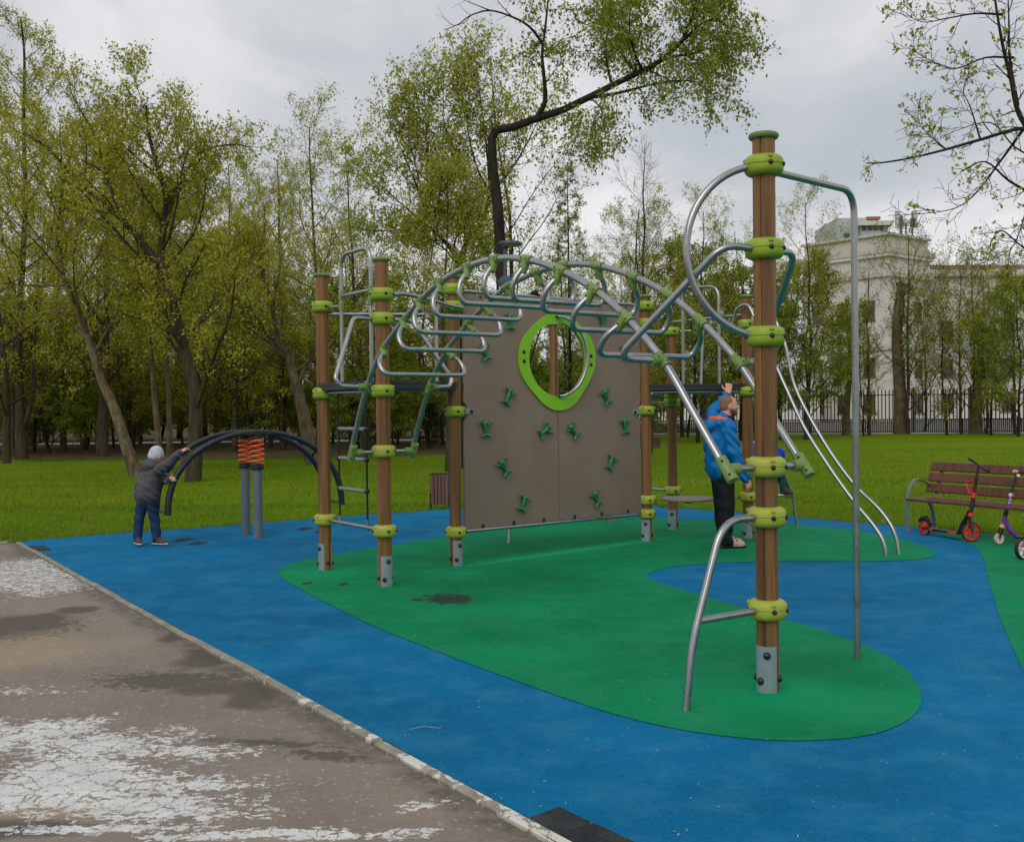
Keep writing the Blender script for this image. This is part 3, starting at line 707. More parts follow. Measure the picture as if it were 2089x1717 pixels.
# ================================================================== TREES
def bark_mat(name, c, c2, lich=None):
    t = NT(name); v = t.tc('Object')
    n = t.noise(t.mapping(v, (7, 7, 1.3)), 1.6, 5, .7); c_ = t.mix(t.rng(n, .35, .65), c, c2)
    if lich: c_ = t.mix(t.rng(t.noise(v, 2.2, 5, .7), .5, .7, 0, .7), c_, lich)
    t.bump(n, .7, .03); return t.set(c_, .92, 0, .15)
M_bark = bark_mat('grey_brown_bark', srgb(50, 43, 33), srgb(84, 74, 56))
M_barkp = bark_mat('pale_lichen_bark', srgb(72, 62, 48), srgb(116, 102, 80), srgb(134, 128, 106))
M_barkd = bark_mat('dark_wet_bark', srgb(34, 30, 26), srgb(58, 50, 42))
OLIVE = leaf_var_mat('olive_leaves', [srgb(140, 134, 48), srgb(164, 162, 54), srgb(176, 178, 62), srgb(200, 198, 100)])
YELLOW = leaf_var_mat('yellow_green_leaves', [srgb(140, 146, 54), srgb(160, 166, 62), srgb(176, 180, 76), srgb(200, 196, 110)])
GREEN = leaf_var_mat('fresh_green_leaves', [srgb(112, 124, 40), srgb(132, 144, 48), srgb(148, 156, 58), srgb(174, 174, 88)])
DARK = leaf_var_mat('deep_green_leaves', [srgb(92, 116, 34), srgb(116, 138, 40), srgb(138, 152, 50), srgb(160, 164, 72)])  # deeper green leaf colour of the low trees and hedge shrubs
NEEDLE = leaf_var_mat('dark_needles', [srgb(30, 46, 30), srgb(40, 60, 36), srgb(52, 72, 40), srgb(66, 84, 48)], .8, .12)
LARCH = leaf_var_mat('larch_needles', [srgb(96, 122, 40), srgb(120, 146, 52), srgb(140, 160, 66), srgb(156, 170, 84)])

class Tree:
    def __init__(s, seed): s.r = np.random.default_rng(seed); s.br = []; s.tips = []
    def branch(s, pts, r0, r1, sides):
        pts = np.asarray(pts, float); n = len(pts); rr = r0 + (r1 - r0) * (np.linspace(0, 1, n) ** .62)
        s.br.append((pts, rr, sides)); return pts, rr
    def spawn(s, pts, rr, n, t0, t1, lenf, ang, up, wig, segs, rmul, sides, az0=None, flat=0.0):
        out = []; d = np.r_[0, np.cumsum(np.linalg.norm(np.diff(pts, axis=0), axis=1))]; L = d[-1]; R = s.r
        az = R.uniform(0, 6.28) if az0 is None else az0
        for i in range(n):
            t = t0 + (t1 - t0) * (i + R.uniform(.1, .9)) / n; q = t * L
            k = min(np.searchsorted(d, q) - 1, len(pts) - 2); k = max(k, 0); f = (q - d[k]) / (d[k + 1] - d[k] + 1e-9)
            p = pts[k] + (pts[k + 1] - pts[k]) * f; tg = unit(pts[k + 1] - pts[k]); r = rr[k] + (rr[k + 1] - rr[k]) * f
            az += 2.4 + R.normal(0, .35); a = math.radians(ang[0] + R.normal(0, ang[1])); u, v = frame_from(tg)
            dr = tg * math.cos(a) + (u * math.cos(az) + v * math.sin(az)) * math.sin(a)
            if flat: dr[2] *= (1 - flat); dr = unit(dr)
            ln = lenf(t) * R.uniform(.75, 1.2); sl = ln / segs; pp = [p]; c = dr
            for j in range(segs):
                c = unit(c + V3(0, 0, up) / segs + R.normal(0, wig, 3)); pp.append(pp[-1] + c * sl)
            r0 = min(r * .85, max(r * rmul, .004)); out.append(s.branch(pp, r0, max(r0 * .25, .003), sides))
        return out
    def leaves_on(s, brs, per, t0=.25, n_leaf=3):
        for pts, rr in brs:
            m = len(pts) - 1; t = t0 + (1 - t0) * s.r.random(per) ** .8; q = t * m; k = np.minimum(q.astype(int), m - 1); f = (q - k)[:, None]
            s.tips.append(pts[k] + (pts[k + 1] - pts[k]) * f)
    def wood_mesh(s, name, mat):
        V = []; Fq = []; o = 0
        for pts, rr, n in s.br:
            N = len(pts); T = np.gradient(pts, axis=0); T /= np.linalg.norm(T, axis=1)[:, None] + 1e-9
            ref = np.array([0, 0, 1.]) if abs(T[0][2]) < .9 else np.array([1., 0, 0])
            A = np.cross(np.broadcast_to(ref, T.shape), T); A /= np.linalg.norm(A, axis=1)[:, None] + 1e-9; B = np.cross(T, A)
            th = np.arange(n) * 2 * np.pi / n
            ring = pts[:, None] + rr[:, None, None] * (np.cos(th)[None, :, None] * A[:, None] + np.sin(th)[None, :, None] * B[:, None])
            V.append(ring.reshape(-1, 3)); i = np.arange(N - 1)[:, None] * n; k = np.arange(n)[None]; l = (k + 1) % n
            Fq.append(np.stack([i + k, i + l, i + n + l, i + n + k], -1).reshape(-1, 4) + o); o += N * n
        return raw_mesh(name, np.concatenate(V), np.concatenate(Fq), mat, True)
    def leaf_mesh(s, name, mat, size, k=3, spread=.10, droop=.35, asp=.55):
        P = np.concatenate(s.tips); R = s.r; P = np.repeat(P, k, 0) + R.normal(0, spread, (len(P) * k, 3)); n = len(P)
        d = R.normal(0, 1, (n, 3)); d[:, 2] -= droop * 1.6; d /= np.linalg.norm(d, axis=1)[:, None]
        w = np.cross(d, R.normal(0, 1, (n, 3))); w /= np.linalg.norm(w, axis=1)[:, None] + 1e-9; nn = np.cross(d, w)
        sz = size * (.45 + 1.15 * R.random(n) ** 1.4)[:, None]
        a = P; b = P + d * sz * .45 + w * sz * asp * .5 + nn * sz * .10; c = P + d * sz; e = P + d * sz * .45 - w * sz * asp * .5 + nn * sz * .10
        return raw_mesh(name, np.stack([a, b, c, e], 1).reshape(-1, 3), np.arange(n * 4).reshape(-1, 4), mat)
def trunk_path(R, h, lean=(0, 0), wig=.12, n=9):
    p = [V3(0, 0, -.15)]; x = y = 0.0
    for i in range(1, n + 1):
        t = i / n; x += R.normal(0, wig) * .5; y += R.normal(0, wig) * .5; p.append(V3(lean[0] * t * t * h + x, lean[1] * t * t * h + y, h * t))
    return np.array(spline(p, 2))
ovate = lambda t, a=.55: math.sin(math.pi * min(1, max(0, .12 + .86 * t)) ** a)
def broadleaf(seed, h, width, mat, bark, leaf=.085, dens=1.0, base=.22, up=.5, lean=(0, 0), path=None, r0=None, limbs=None, nl=18, nb=8, nt=7, per=4, k=3, ang=52, bare=False, drop=.3):
    T = Tree(seed); R = T.r
    pts = trunk_path(R, h, lean) if path is None else np.array(spline(path, 4)); r0 = r0 or h * .0125
    t = T.branch(pts, r0, r0 * .12, 8)
    l1 = T.spawn(*t, nl, base, .97, lambda t: width * (.35 + .75 * math.sin(math.pi * (.15 + .8 * (t - base) / (1 - base)) ** .8)) * (1.0), (ang, 9), up, .10, 7, .50, 5)
    for lp, r in (limbs or []): l1.append(T.branch(np.array(spline(lp, 4)), r, r * .18, 6))
    l2 = []
    for b in l1:
        L = np.linalg.norm(b[0][-1] - b[0][0]); l2 += T.spawn(*b, max(3, int(nb * min(1.6, .5 + L / width * .6))), .22, 1.0, lambda t, L=L: max(.35, L * .42 * (1.15 - .6 * t)), (42, 12), .35, .13, 4, .5, 4)
    l3 = []
    for b in l2: l3 += T.spawn(*b, nt, .15, 1.0, lambda t: .55 * (1.2 - .5 * t), (40, 14), .25, .14, 3, .5, 3)
    if not bare:
        T.leaves_on(l3, max(1, int(per * dens)), .3); T.leaves_on(l2, max(1, int(per * dens)), .5)
    else: T.leaves_on(l3[::6], 1, .8)
    return T.wood_mesh('trunk', bark), T.leaf_mesh('crown', mat, leaf * .93, k + 1, .07, drop)

TREES = {}
def variant(name, *a, **kw): TREES[name] = broadleaf(*a, **kw)
variant('maple1', 101, 12.0, 3.7, OLIVE, M_bark, .082, nl=20, nb=8, nt=7, per=4, base=.10)
variant('maple2', 102, 11.5, 3.3, OLIVE, M_bark, .082, nl=18, nb=8, nt=7, per=3, base=.10, lean=(-.12, 0))
variant('loose', 103, 12.5, 3.3, YELLOW, M_bark, .085, nl=17, nb=8, nt=7, per=2, base=.15, up=.8, ang=44)
variant('loose2', 113, 12.0, 3.4, YELLOW, M_bark, .085, nl=16, nb=8, nt=7, per=2, base=.18, up=.6, ang=50, lean=(.08, .03))
variant('tall', 104, 15.0, 2.6, OLIVE, M_bark, .085, nl=24, nb=6, nt=6, per=2, base=.2, up=.5, ang=45)
variant('dense', 105, 8.5, 2.9, GREEN, M_barkd, .11, nl=20, nb=9, nt=8, per=5, base=.10, ang=58)
variant('bushy', 106, 7.0, 2.8, GREEN, M_barkd, .095, nl=16, nb=8, nt=7, per=2, base=.05, up=.8, ang=48)
variant('sparse', 109, 9.0, 2.8, GREEN, M_bark, .085, nl=18, nb=7, nt=6, per=1, k=3, base=.12, up=.8, ang=45)
variant('bare', 107, 11.0, 2.0, OLIVE, M_bark, .06, nl=20, nb=8, nt=6, base=.25, up=.9, ang=40, bare=True)
variant('under', 108, 6.0, 2.6, DARK, M_barkd, .12, nl=16, nb=8, nt=7, per=5, base=.06, ang=60)
def conifer(seed, h, width, mat, bark, dens, size, drop):
    T = Tree(seed); pts = trunk_path(T.r, h, (0, 0), .03); t = T.branch(pts, h * .011, .012, 7); n = int(dens * h)
    l1 = T.spawn(*t, n, .10, .99, lambda t: width * (1.05 - t) + .15, (80, 7), -.15, .05, 5, .35, 4)
    l2 = []
    for b in l1:
        L = np.linalg.norm(b[0][-1] - b[0][0]); l2 += T.spawn(*b, int(4 + L * 4), .12, 1, lambda t, L=L: .18 + L * .28 * (1 - .6 * t), (55, 10), drop, .05, 3, .5, 3)
    T.leaves_on(l2, 9, .05); T.leaves_on(l1, 8, .2)
    return T.wood_mesh('trunk', bark), T.leaf_mesh('crown', mat, size, 3, .03, .3, .28)
TREES['larch'] = conifer(120, 12.0, 2.3, LARCH, M_barkd, 5.0, .10, .1)
TREES['spruce'] = conifer(121, 9.0, 2.3, NEEDLE, M_barkd, 7.0, .16, -.6)

def put_tree(kind, name, X, Y, h, rot, label, group=None, wide=1.0):
    tm, cm = TREES[kind]; base = {'maple1': 12, 'maple2': 11.5, 'loose': 12.5, 'loose2': 12, 'tall': 15, 'dense': 8.5, 'bushy': 7, 'sparse': 9, 'bare': 11, 'under': 6, 'larch': 12, 'spruce': 9}[kind]
    s = h / base; e = empty(name, (X, Y, LAWN_Z), label, 'tree', group)
    e.rotation_euler = (0, 0, rot); e.scale = (s * wide, s * wide, s)
    for nm, me in (('trunk', tm), ('crown', cm)):
        o = bpy.data.objects.new(nm, me); COL.objects.link(o); o.parent = e
    return e
def own_tree(name, base, meshes, label, cat='tree'):
    e = empty(name, base, label, cat)
    for nm, me in zip(('trunk', 'crown'), meshes):
        o = bpy.data.objects.new(nm, me); COL.objects.link(o); o.parent = e
    return e
def pxpath(px, Y, base, dy=None):
    out = []
    for i, q in enumerate(px):
        y = Y if len(q) == 2 else Y + q[2]
        out.append(D(q[0], q[1], y) - np.array(base))
    return out
def ty(px, top, Y):                           # tree placed by image column, top row and distance
    p = D(px, top, Y); return float(p[0]), float(p[2]) - LAWN_Z

# --- trees with trunks one recognises
Y = 27.5; b = G(281, 972, LAWN_Z); Y = float(b[1])
pth = [V3(0, 0, -.1)] + pxpath([(258, 910), (232, 830), (205, 770), (180, 690), (150, 610), (125, 550), (118, 470), (128, 380), (150, 290)], Y, b)
own_tree('leaning_maple', b, broadleaf(201, 9, 2.7, OLIVE, M_barkp, .08, path=pth, r0=.21, base=.36, nl=20, per=4), 'leaning maple with pale lichened trunk just left of the boy in grey')
b = G(393, 982, LAWN_Z); Y = float(b[1])
pth = [V3(0, 0, -.1)] + pxpath([(398, 900), (397, 800), (372, 700), (352, 610), (328, 545), (333, 470), (338, 400), (318, 330), (303, 270), (298, 215)], Y, b)
lim = [(pxpath([(326, 540), (285, 490), (245, 445), (210, 415), (160, 370), (100, 305), (50, 270)], Y, b), .12), (pxpath([(372, 700), (330, 655, 1), (290, 600, 2), (240, 560, 2.5)], Y, b), .08), (pxpath([(334, 430), (380, 350), (410, 310), (470, 295), (510, 300)], Y, b), .07),
       (pxpath([(245, 445), (215, 350), (190, 270), (150, 200), (140, 160)], Y, b), .06), (pxpath([(398, 840), (440, 720, -1), (470, 640, -1.5), (480, 560, -2)], Y, b), .07)]
own_tree('forked_maple', b, broadleaf(202, 11, 2.3, OLIVE, M_bark, .078, path=pth, r0=.23, base=.30, nl=20, limbs=lim, per=4, nb=9), 'big forked maple with dark limbs standing behind the arched seesaw')
for i, (x0, x1) in enumerate(((326, 308), (348, 338))):
    b = G(x0, 962 - i * 3, LAWN_Z); Y = float(b[1])
    pth = [V3(0, 0, -.1)] + pxpath([(x0 - 2, 900), (x1 + 6, 800), (x1, 700), (x1 + 8, 600), (x1 - 10, 480), (x1 - 20, 380)], Y, b)
    own_tree('slim_maple', b, broadleaf(210 + i, 9, 1.7, YELLOW if i else OLIVE, M_barkp, .08, path=pth, r0=.13, base=.35, nl=16, per=3), ('left' if i == 0 else 'right') + ' one of two slim maples close together behind the boy in grey')
Y = 33.0; b = V3(D(640, 930, Y)[0], Y, LAWN_Z)
pth = [V3(0, 0, -.1)] + pxpath([(622, 860), (606, 790), (588, 730), (560, 690), (522, 664), (495, 640), (480, 590), (470, 520)], Y, b)
lim = [(pxpath([(596, 750), (600, 715), (603, 690)], Y, b), .10), (pxpath([(575, 705), (562, 640), (545, 590), (530, 535), (538, 480), (540, 420)], Y, b), .13), (pxpath([(606, 790), (640, 700), (650, 600), (640, 500)], Y, b), .10)]
own_tree('broken_maple', b, broadleaf(203, 9, 2.3, OLIVE, M_barkp, .082, path=pth, r0=.27, base=.4, nl=20, limbs=lim, per=4), 'maple with pale bent trunk and broken stub right of the orange springs')
b = G(45, 936, LAWN_Z); Y = float(b[1])
pth = [V3(0, 0, -.1)] + pxpath([(42, 870), (40, 800), (38, 700), (45, 560), (52, 400), (48, 250), (50, 120), (42, 35)], Y, b)
lim = [(pxpath([(44, 875), (58, 840), (68, 770), (72, 650), (80, 520)], Y, b), .13)]
own_tree('tall_poplar', b, broadleaf(204, 16, 2.3, OLIVE, M_bark, .085, path=pth, r0=.26, base=.15, nl=26, limbs=lim, per=3), 'tall forked trunk at the left edge with a thin pointed top')
b = G(209, 931, LAWN_Z); Y = float(b[1])
own_tree('straight_maple', b, broadleaf(205, 12, 3.2, OLIVE, M_bark, .09, r0=.28, base=.2, per=3), 'upright maple with straight dark trunk left of the leaning one')
# the tree with the crooked limb
Y = 25.0; b = V3(D(1034, 900, Y)[0], Y, LAWN_Z)
pth = [V3(0, 0, -.1)] + pxpath([(1030, 760), (1026, 620), (1021, 500), (1014, 410), (1005, 335), (1003, 285), (1010, 266), (1045, 260), (1092, 243), (1150, 224), (1205, 197), (1262, 168), (1318, 142), (1358, 118), (1392, 84), (1415, 30), (1425, -40)], Y, b)
T = Tree(220); pp = np.array(fillet(pth, .12, 4)); n = len(pp)
ln = np.r_[0, np.cumsum(np.linalg.norm(np.diff(pp, axis=0), axis=1))]; ln /= ln[-1]
T.br.append((pp, np.interp(ln, [0, .45, .55, .75, 1], [.175, .125, .10, .075, .03]), 9)); main = T.br[-1][:2]
def limb(px, r, r1=.2): p = np.array(spline(pxpath(px, Y, b), 4)); return T.branch(p, r, r * r1, 6)
up1 = limb([(1096, 240), (1112, 205, -.1), (1110, 160, -.2), (1106, 110, -.2), (1112, 60), (1118, 0), (1122, -60)], .075)
up2 = limb([(1108, 90), (1080, 55), (1045, 35), (1000, 22), (960, 32), (935, 50), (905, 62)], .04)
tw = [limb([(1000, 22), (965, 8), (930, -5)], .018), limb([(960, 32), (948, 45), (925, 52), (898, 28)], .014), limb([(1045, 35), (1020, 8), (1005, -20)], .018)]
low = [limb([(1200, 200), (1262, 190), (1320, 175), (1380, 165, -.6), (1425, 170, -1), (1460, 200, -1.4)], .05), limb([(1248, 172), (1238, 130, .3), (1236, 90, .5), (1244, 40, .6), (1240, -30, .8)], .045), limb([(1310, 145), (1292, 100, -.4), (1284, 50, -.6), (1290, -20, -.8)], .045), limb([(1300, 150), (1270, 110, .8), (1262, 60, 1.2), (1265, 0, 1.4)], .035),
       limb([(1358, 118), (1410, 110, .5), (1450, 100, .8), (1485, 120, 1)], .045), limb([(1392, 84), (1430, 50, -.4), (1465, 40, -.8), (1500, 70, -1)], .04), limb([(1400, 60), (1430, 10, .3), (1460, -30, .5)], .04)]
right = [limb([(1205, 200), (1230, 230, -.5), (1200, 262, -.8), (1160, 290, -1)], .02), limb([(1150, 300, .5), (1200, 270, .5), (1260, 255, .4)], .014)]
l2 = []
for br, n_, t0, ll in [(main, 10, .80, 1.1)] + [(q, 13, .25, .85) for q in low] + [(up1, 12, .2, .8)] + [(q, 7, .1, .6) for q in right]:
    l2 += T.spawn(*br, n_, t0, 1.0, lambda t, ll=ll: ll * (1.1 - .4 * t), (55, 14), -.25, .13, 4, .5, 4)
l3 = []
for q in l2: l3 += T.spawn(*q, 8, .1, 1, lambda t: .55, (42, 15), -.8, .12, 3, .5, 3)
T.leaves_on(l3, 8, .1); T.leaves_on(l2, 5, .3)
l4 = [q for m_ in ([up2] + tw) for q in T.spawn(*m_, 4, .3, 1, lambda t: .4, (45, 12), .1, .15, 3, .5, 3)]
own_tree('crooked_maple', b, (T.wood_mesh('trunk', M_barkd), T.leaf_mesh('crown', GREEN, .078, 3, .07, .6)), 'tall dark maple with one limb bent sharply to the right above the climbing wall')
# pollarded tree left of it
Y = 30.0; b = V3(D(935, 900, Y)[0], Y, LAWN_Z)
pth = [V3(0, 0, -.1)] + pxpath([(935, 760), (938, 640), (935, 560), (928, 520), (902, 488), (870, 458)], Y, b)
lim = [(pxpath([(936, 560), (950, 500), (985, 445), (1000, 390), (1010, 330)], Y, b), .13)] + [(pxpath([(870, 458), (x1, y1), (x2, y2)], Y, b), .05) for x1, y1, x2, y2 in ((850, 380, 790, 240), (872, 360, 865, 160), (880, 350, 845, 180), (835, 430, 720, 330), (900, 380, 905, 150), (825, 470, 730, 470), (880, 400, 960, 250), (860, 390, 815, 210))] + [(pxpath([(1000, 400), (x1, y1), (x2, y2)], Y, b), .05) for x1, y1, x2, y2 in ((960, 300, 945, 130), (1010, 280, 1000, 120), (1060, 320, 1120, 200), (990, 280, 965, 90))]
own_tree('pollard_maple', b, broadleaf(206, 9, 1.5, YELLOW, M_barkd, .095, path=pth, r0=.22, base=.75, nl=6, limbs=lim, per=3, nb=12, nt=6), 'lopped tree with many upright shoots behind the top of the monkey bars')
b = G(913, 962, LAWN_Z); Y = float(b[1])
own_tree('young_maple', b, broadleaf(207, 8.0, 1.5, YELLOW, M_bark, .09, r0=.085, base=.4, nl=14, per=3), 'young thin tree on the lawn behind the waste bin')
# overhanging tree at the right edge
b = V3(8.3, 13.6, LAWN_Z); Y = 13.2
T = Tree(230); t = T.branch(spline([V3(0, 0, -.1), V3(-.1, 0, 2), V3(-.25, -.1, 4), V3(-.5, -.2, 6), V3(-.4, -.2, 8.5)], 4), .17, .05, 9)
O = [limb(px, r, .15) for px, r in (([(2330, 330), (2230, 300, -.2), (2140, 285, -.3), (2089, 262, -.4), (2000, 285, -.5), (1930, 305, -.5), (1860, 322, -.6), (1800, 332, -.6), (1766, 333, -.6)], .045), ([(2300, 480), (2200, 350), (2130, 300), (2080, 235), (2062, 160), (2045, 90), (2030, 0), (2020, -80)], .06), ([(2075, 215), (2060, 120, .3), (2058, 40, .5), (2055, -50, .6)], .03),
     ([(2045, 30), (1990, 28), (1930, 38), (1880, 45), (1834, 18)], .018), ([(2068, 118), (2010, 118), (1950, 140), (1900, 125), (1850, 95)], .018), ([(2089, 262), (2040, 330, .4), (1985, 400, .6), (1930, 430, .7), (1812, 440, .8)], .022), ([(2330, 420), (2200, 420, -.4), (2120, 400, -.6), (2060, 370, -.8), (2010, 330, -.9), (1960, 350, -1)], .035), ([(2330, 400), (2240, 480, .3), (2150, 520, .4), (2089, 505, .4), (2040, 470, .4), (2010, 520, .5)], .03), ([(2000, 285), (1980, 220, .2), (1965, 180, .2), (1990, 140, .2)], .013), ([(1930, 305), (1890, 270, .2), (1870, 240, .2)], .012), ([(2330, 420), (2210, 360, .6), (2130, 330, .8), (2070, 300, 1), (2020, 250, 1.1), (1940, 270, 1.2)], .03), ([(2100, 390), (2090, 440), (2060, 510), (1990, 540)], .015))]
l2 = []
for q in O: l2 += T.spawn(*q, 13, .25, 1, lambda t: .38 * (1.2 - .5 * t), (48, 14), .05, .16, 4, .45, 4)
l3 = []
for q in l2: l3 += T.spawn(*q, 5, .15, 1, lambda t: .16, (45, 15), .0, .15, 3, .5, 3)
for i, q in enumerate(l3):
    if T.r.random() < .34: T.leaves_on([q], 2, .6)
own_tree('overhanging_maple', b, (T.wood_mesh('trunk', M_barkd), T.leaf_mesh('crown', YELLOW, .046, 4, .022, .2, .7)), 'sparse leafing branches reaching in from the right edge')

# --- background trees: kind, image column, image row of the top, distance, turn, label
BG = [('loose', 640, 262, 38, .3, 'airy yellow green tree behind the entry hoop of the left platform'), ('loose2', 735, 300, 41, 1.9, 'loose yellow green tree just left of the arched bars'),
      ('tall', 570, 330, 46, 2.2, 'upright olive tree between the broken maple and the left platform'), ('maple1', 470, 330, 44, 1.1, 'rounded olive maple filling the gap above the seesaw arch'), ('maple2', 0, 180, 36, 0.4, 'wide olive maple cut off by the left edge'),
      ('maple1', 120, 300, 46, 4.0, 'olive maple behind the leaning trunk'), ('loose2', 1075, 190, 33, 3.0, 'yellow green tree right behind the crooked limb'), ('larch', 1158, 330, 34, 0, 'light green larch with drooping level branches right of the arch top'),
      ('bare', 1318, 330, 38, 1.0, 'almost leafless grey tree right of the larch'), ('loose2', 1270, 440, 40, 5, 'low yellow green tree in front of the leafless one'), ('loose', 1440, 430, 46, 4.4, 'thin yellow green tree behind the big steel loop'), ('loose2', 1540, 470, 48, 2.5, 'thin tree hidden mostly by the tall front post'), ('loose', 1640, 415, 52, .9, 'airy tree right of the tall front post, in front of the roof'),
      ('dense', 1650, 545, 55, 1.2, 'dense fresh green tree before the white building, left of the steel pole'), ('dense', 1590, 640, 52, 3.2, 'low dense green tree right behind the tall front post'), ('bare', 1770, 545, 58, 2.0, 'brown nearly bare tree just right of the steel pole'), ('sparse', 1850, 480, 59.5, 1.0, 'thinly leafed tree spreading before the white corner'), ('sparse', 1960, 545, 59, 2.4, 'thinly leafed tree left of the bright leafed one by the fence'), ('dense', 2075, 585, 53, 4.0, 'bright leafed tree at the right edge by the fence'), ('bare', 2010, 560, 58, .4, 'thin bare tree before the right wing of the white building'), ('bushy', 1930, 625, 57, 3.3, 'round bushy tree between the lopped trunk and the fence corner'), ('sparse', 1985, 515, 60, 4.4, 'thinly leafed tree before the brown roof of the right wing'), ('sparse', 2070, 530, 57, 1.9, 'thinly leafed tree near the right edge before the white wing'), ('bushy', 2020, 620, 56, .8, 'round bushy tree in front of the right wing'), ('bushy', 1760, 690, 57, 4.1, 'low bushy tree at the fence right of the steel pole'), ('bushy', 1885, 600, 61, 5.1, 'small bushy tree against the fence right of the cut trunk'),
      ('maple1', 1300, 470, 47, 5.5, 'olive maple behind the far end of the arched bars'), ('dense', 1420, 520, 49, 2.9, 'full green tree seen through the right end of the arch'), ('dense', 1510, 560, 52, .5, 'full green tree just left of the tall front post'), ('bushy', 1480, 640, 56, 2.0, 'green tree behind the right platform'), ('under', 1400, 640, 58, 1.0, 'dark low tree left of the right platform hoop'), ('maple1', 1230, 560, 52, 2.0, 'olive maple seen above the climbing wall, right of the larch'), ('maple2', 850, 430, 48, 2.8, 'olive maple far behind the lopped tree')]
for kind, px, top, Y, rot, lab in BG:
    X, h = ty(px, top, Y); put_tree(kind, {'loose': 'airy_tree', 'loose2': 'airy_tree', 'tall': 'tall_tree', 'maple1': 'maple_tree', 'maple2': 'maple_tree', 'larch': 'larch_tree', 'bare': 'bare_tree', 'dense': 'dense_tree', 'bushy': 'bushy_tree', 'sparse': 'airy_tree', 'under': 'low_tree'}[kind], X, Y, h, rot, lab)
# cut trunk by the fence
b = V3(D(1838, 880, 60.5)[0], 60.5, LAWN_Z); T = Tree(240)
T.branch(spline([V3(0, 0, -.1)] + pxpath([(1836, 800), (1830, 700), (1832, 640), (1838, 590), (1836, 575)], 60.5, b), 3), .42, .22, 9); T.branch(spline(pxpath([(1836, 600), (1850, 590), (1858, 580)], 60.5, b), 3), .25, .2, 7)
q = T.spawn(*T.br[0][:2], 10, .5, 1, lambda t: 1.6, (45, 10), .5, .1, 4, .15, 4); T.leaves_on(q, 10, .4)
own_tree('cut_trunk_tree', b, (T.wood_mesh('trunk', M_barkp), T.leaf_mesh('crown', GREEN, .12)), 'thick lopped grey trunk standing at the fence in front of the white corner')
for px, lab in ((1990, 'bare lower trunk at the fence left of the bright leafed tree'), (1725, 'slim trunk leaning right at the fence near the steel pole')):
    b = V3(D(px, 884, 58.5)[0], 58.5, LAWN_Z); T = Tree(int(px)); T.branch(spline([V3(0, 0, -.1), V3(.1, 0, 2), V3(.3, 0, 4), V3(.2, 0, 6.5)], 3), .42 if px > 1900 else .25, .12, 8)
    q = T.spawn(*T.br[0][:2], 14, .35, 1, lambda t: 2.0, (50, 10), .5, .12, 5, .2, 4); q2 = [x for b_ in q for x in T.spawn(*b_, 6, .2, 1, lambda t: .8, (45, 10), .3, .12, 3, .5, 3)]; T.leaves_on(q2, 7, .2)
    own_tree('fence_tree', b, (T.wood_mesh('trunk', M_barkp), T.leaf_mesh('crown', GREEN, .12)), lab)
# the wood far behind, several rows deep
rg = random.Random(77); wood_lab = 'slim tree in the dim wood behind the left lawn'
kinds = ['maple1', 'tall', 'maple2', 'under', 'loose', 'maple1']; i = 0
for Y, n, x0, x1, h0, h1 in ((47, 11, -400, 1000, 10, 13), (56, 14, -450, 1500, 11, 14), (68, 15, -450, 1450, 11, 15)):
    for k in range(n):
        px = x0 + (x1 - x0) * (k + rg.uniform(.2, .8)) / n; yy = Y + rg.uniform(-3, 3); X = float(D(px, 850, yy)[0]); kd = kinds[i % 6]; i += 1
        h = rg.uniform(h0, h1) * (.78 if px > 600 else .92) * (.5 if kd == 'under' else 1)
        put_tree(kd, 'wood_tree', X, yy, h, rg.uniform(0, 6.28), wood_lab, 'trees of the wood behind the lawn', 1.1)
for j, (px, top, Y, lab) in enumerate(((80, 770, 60, 'dark spruce at the far left under the tall forked trunk'), (730, 760, 44, 'dark spruce behind the rope ladder'), (880, 790, 46, 'dark spruce behind the arched bars'), (800, 770, 52, 'dark spruce between the rope ladder and the climbing wall'))):
    X, h = ty(px, top, Y); put_tree('spruce', 'spruce_tree', X, Y, h, j * 1.3, lab, None, 1.0)
# young growth and low trees filling the wood's edge
rg = random.Random(31); lows = []
for k in range(34):
    px = -90 + 34 * k + rg.uniform(-20, 20); Y = rg.uniform(41, 58); X = float(D(px, 850, Y)[0])
    put_tree(('under', 'maple2', 'bushy')[k % 3], 'low_tree', X, Y, rg.uniform(4.2, 7.2), rg.uniform(0, 6.28), 'low leafy tree at the edge of the wood behind the bare soil', 'low trees at the edge of the wood', 1.15)
# hedge of shrubs along the walk
TREES['shrub'] = broadleaf(130, 2.6, 1.3, DARK, M_barkd, .11, nl=12, nb=6, nt=6, per=5, base=.03, up=.9, ang=50)
rg = random.Random(5)
for k in range(40):
    px = -380 + 42 * k + rg.uniform(-14, 14); Y = rg.uniform(61, 66); X = float(D(px, 850, Y)[0]); e = empty('hedge_shrub', (X, Y, LAWN_Z), 'dark green shrub of the hedge behind the pale walk', 'shrub', 'shrubs along the walk')
    e.rotation_euler = (0, 0, rg.uniform(0, 6.28)); s = rg.uniform(.9, 1.5); e.scale = (s * 1.4, s * 1.4, s)
    for nm, me in zip(('stem', 'foliage'), TREES['shrub']):
        o = bpy.data.objects.new(nm, me); COL.objects.link(o); o.parent = e
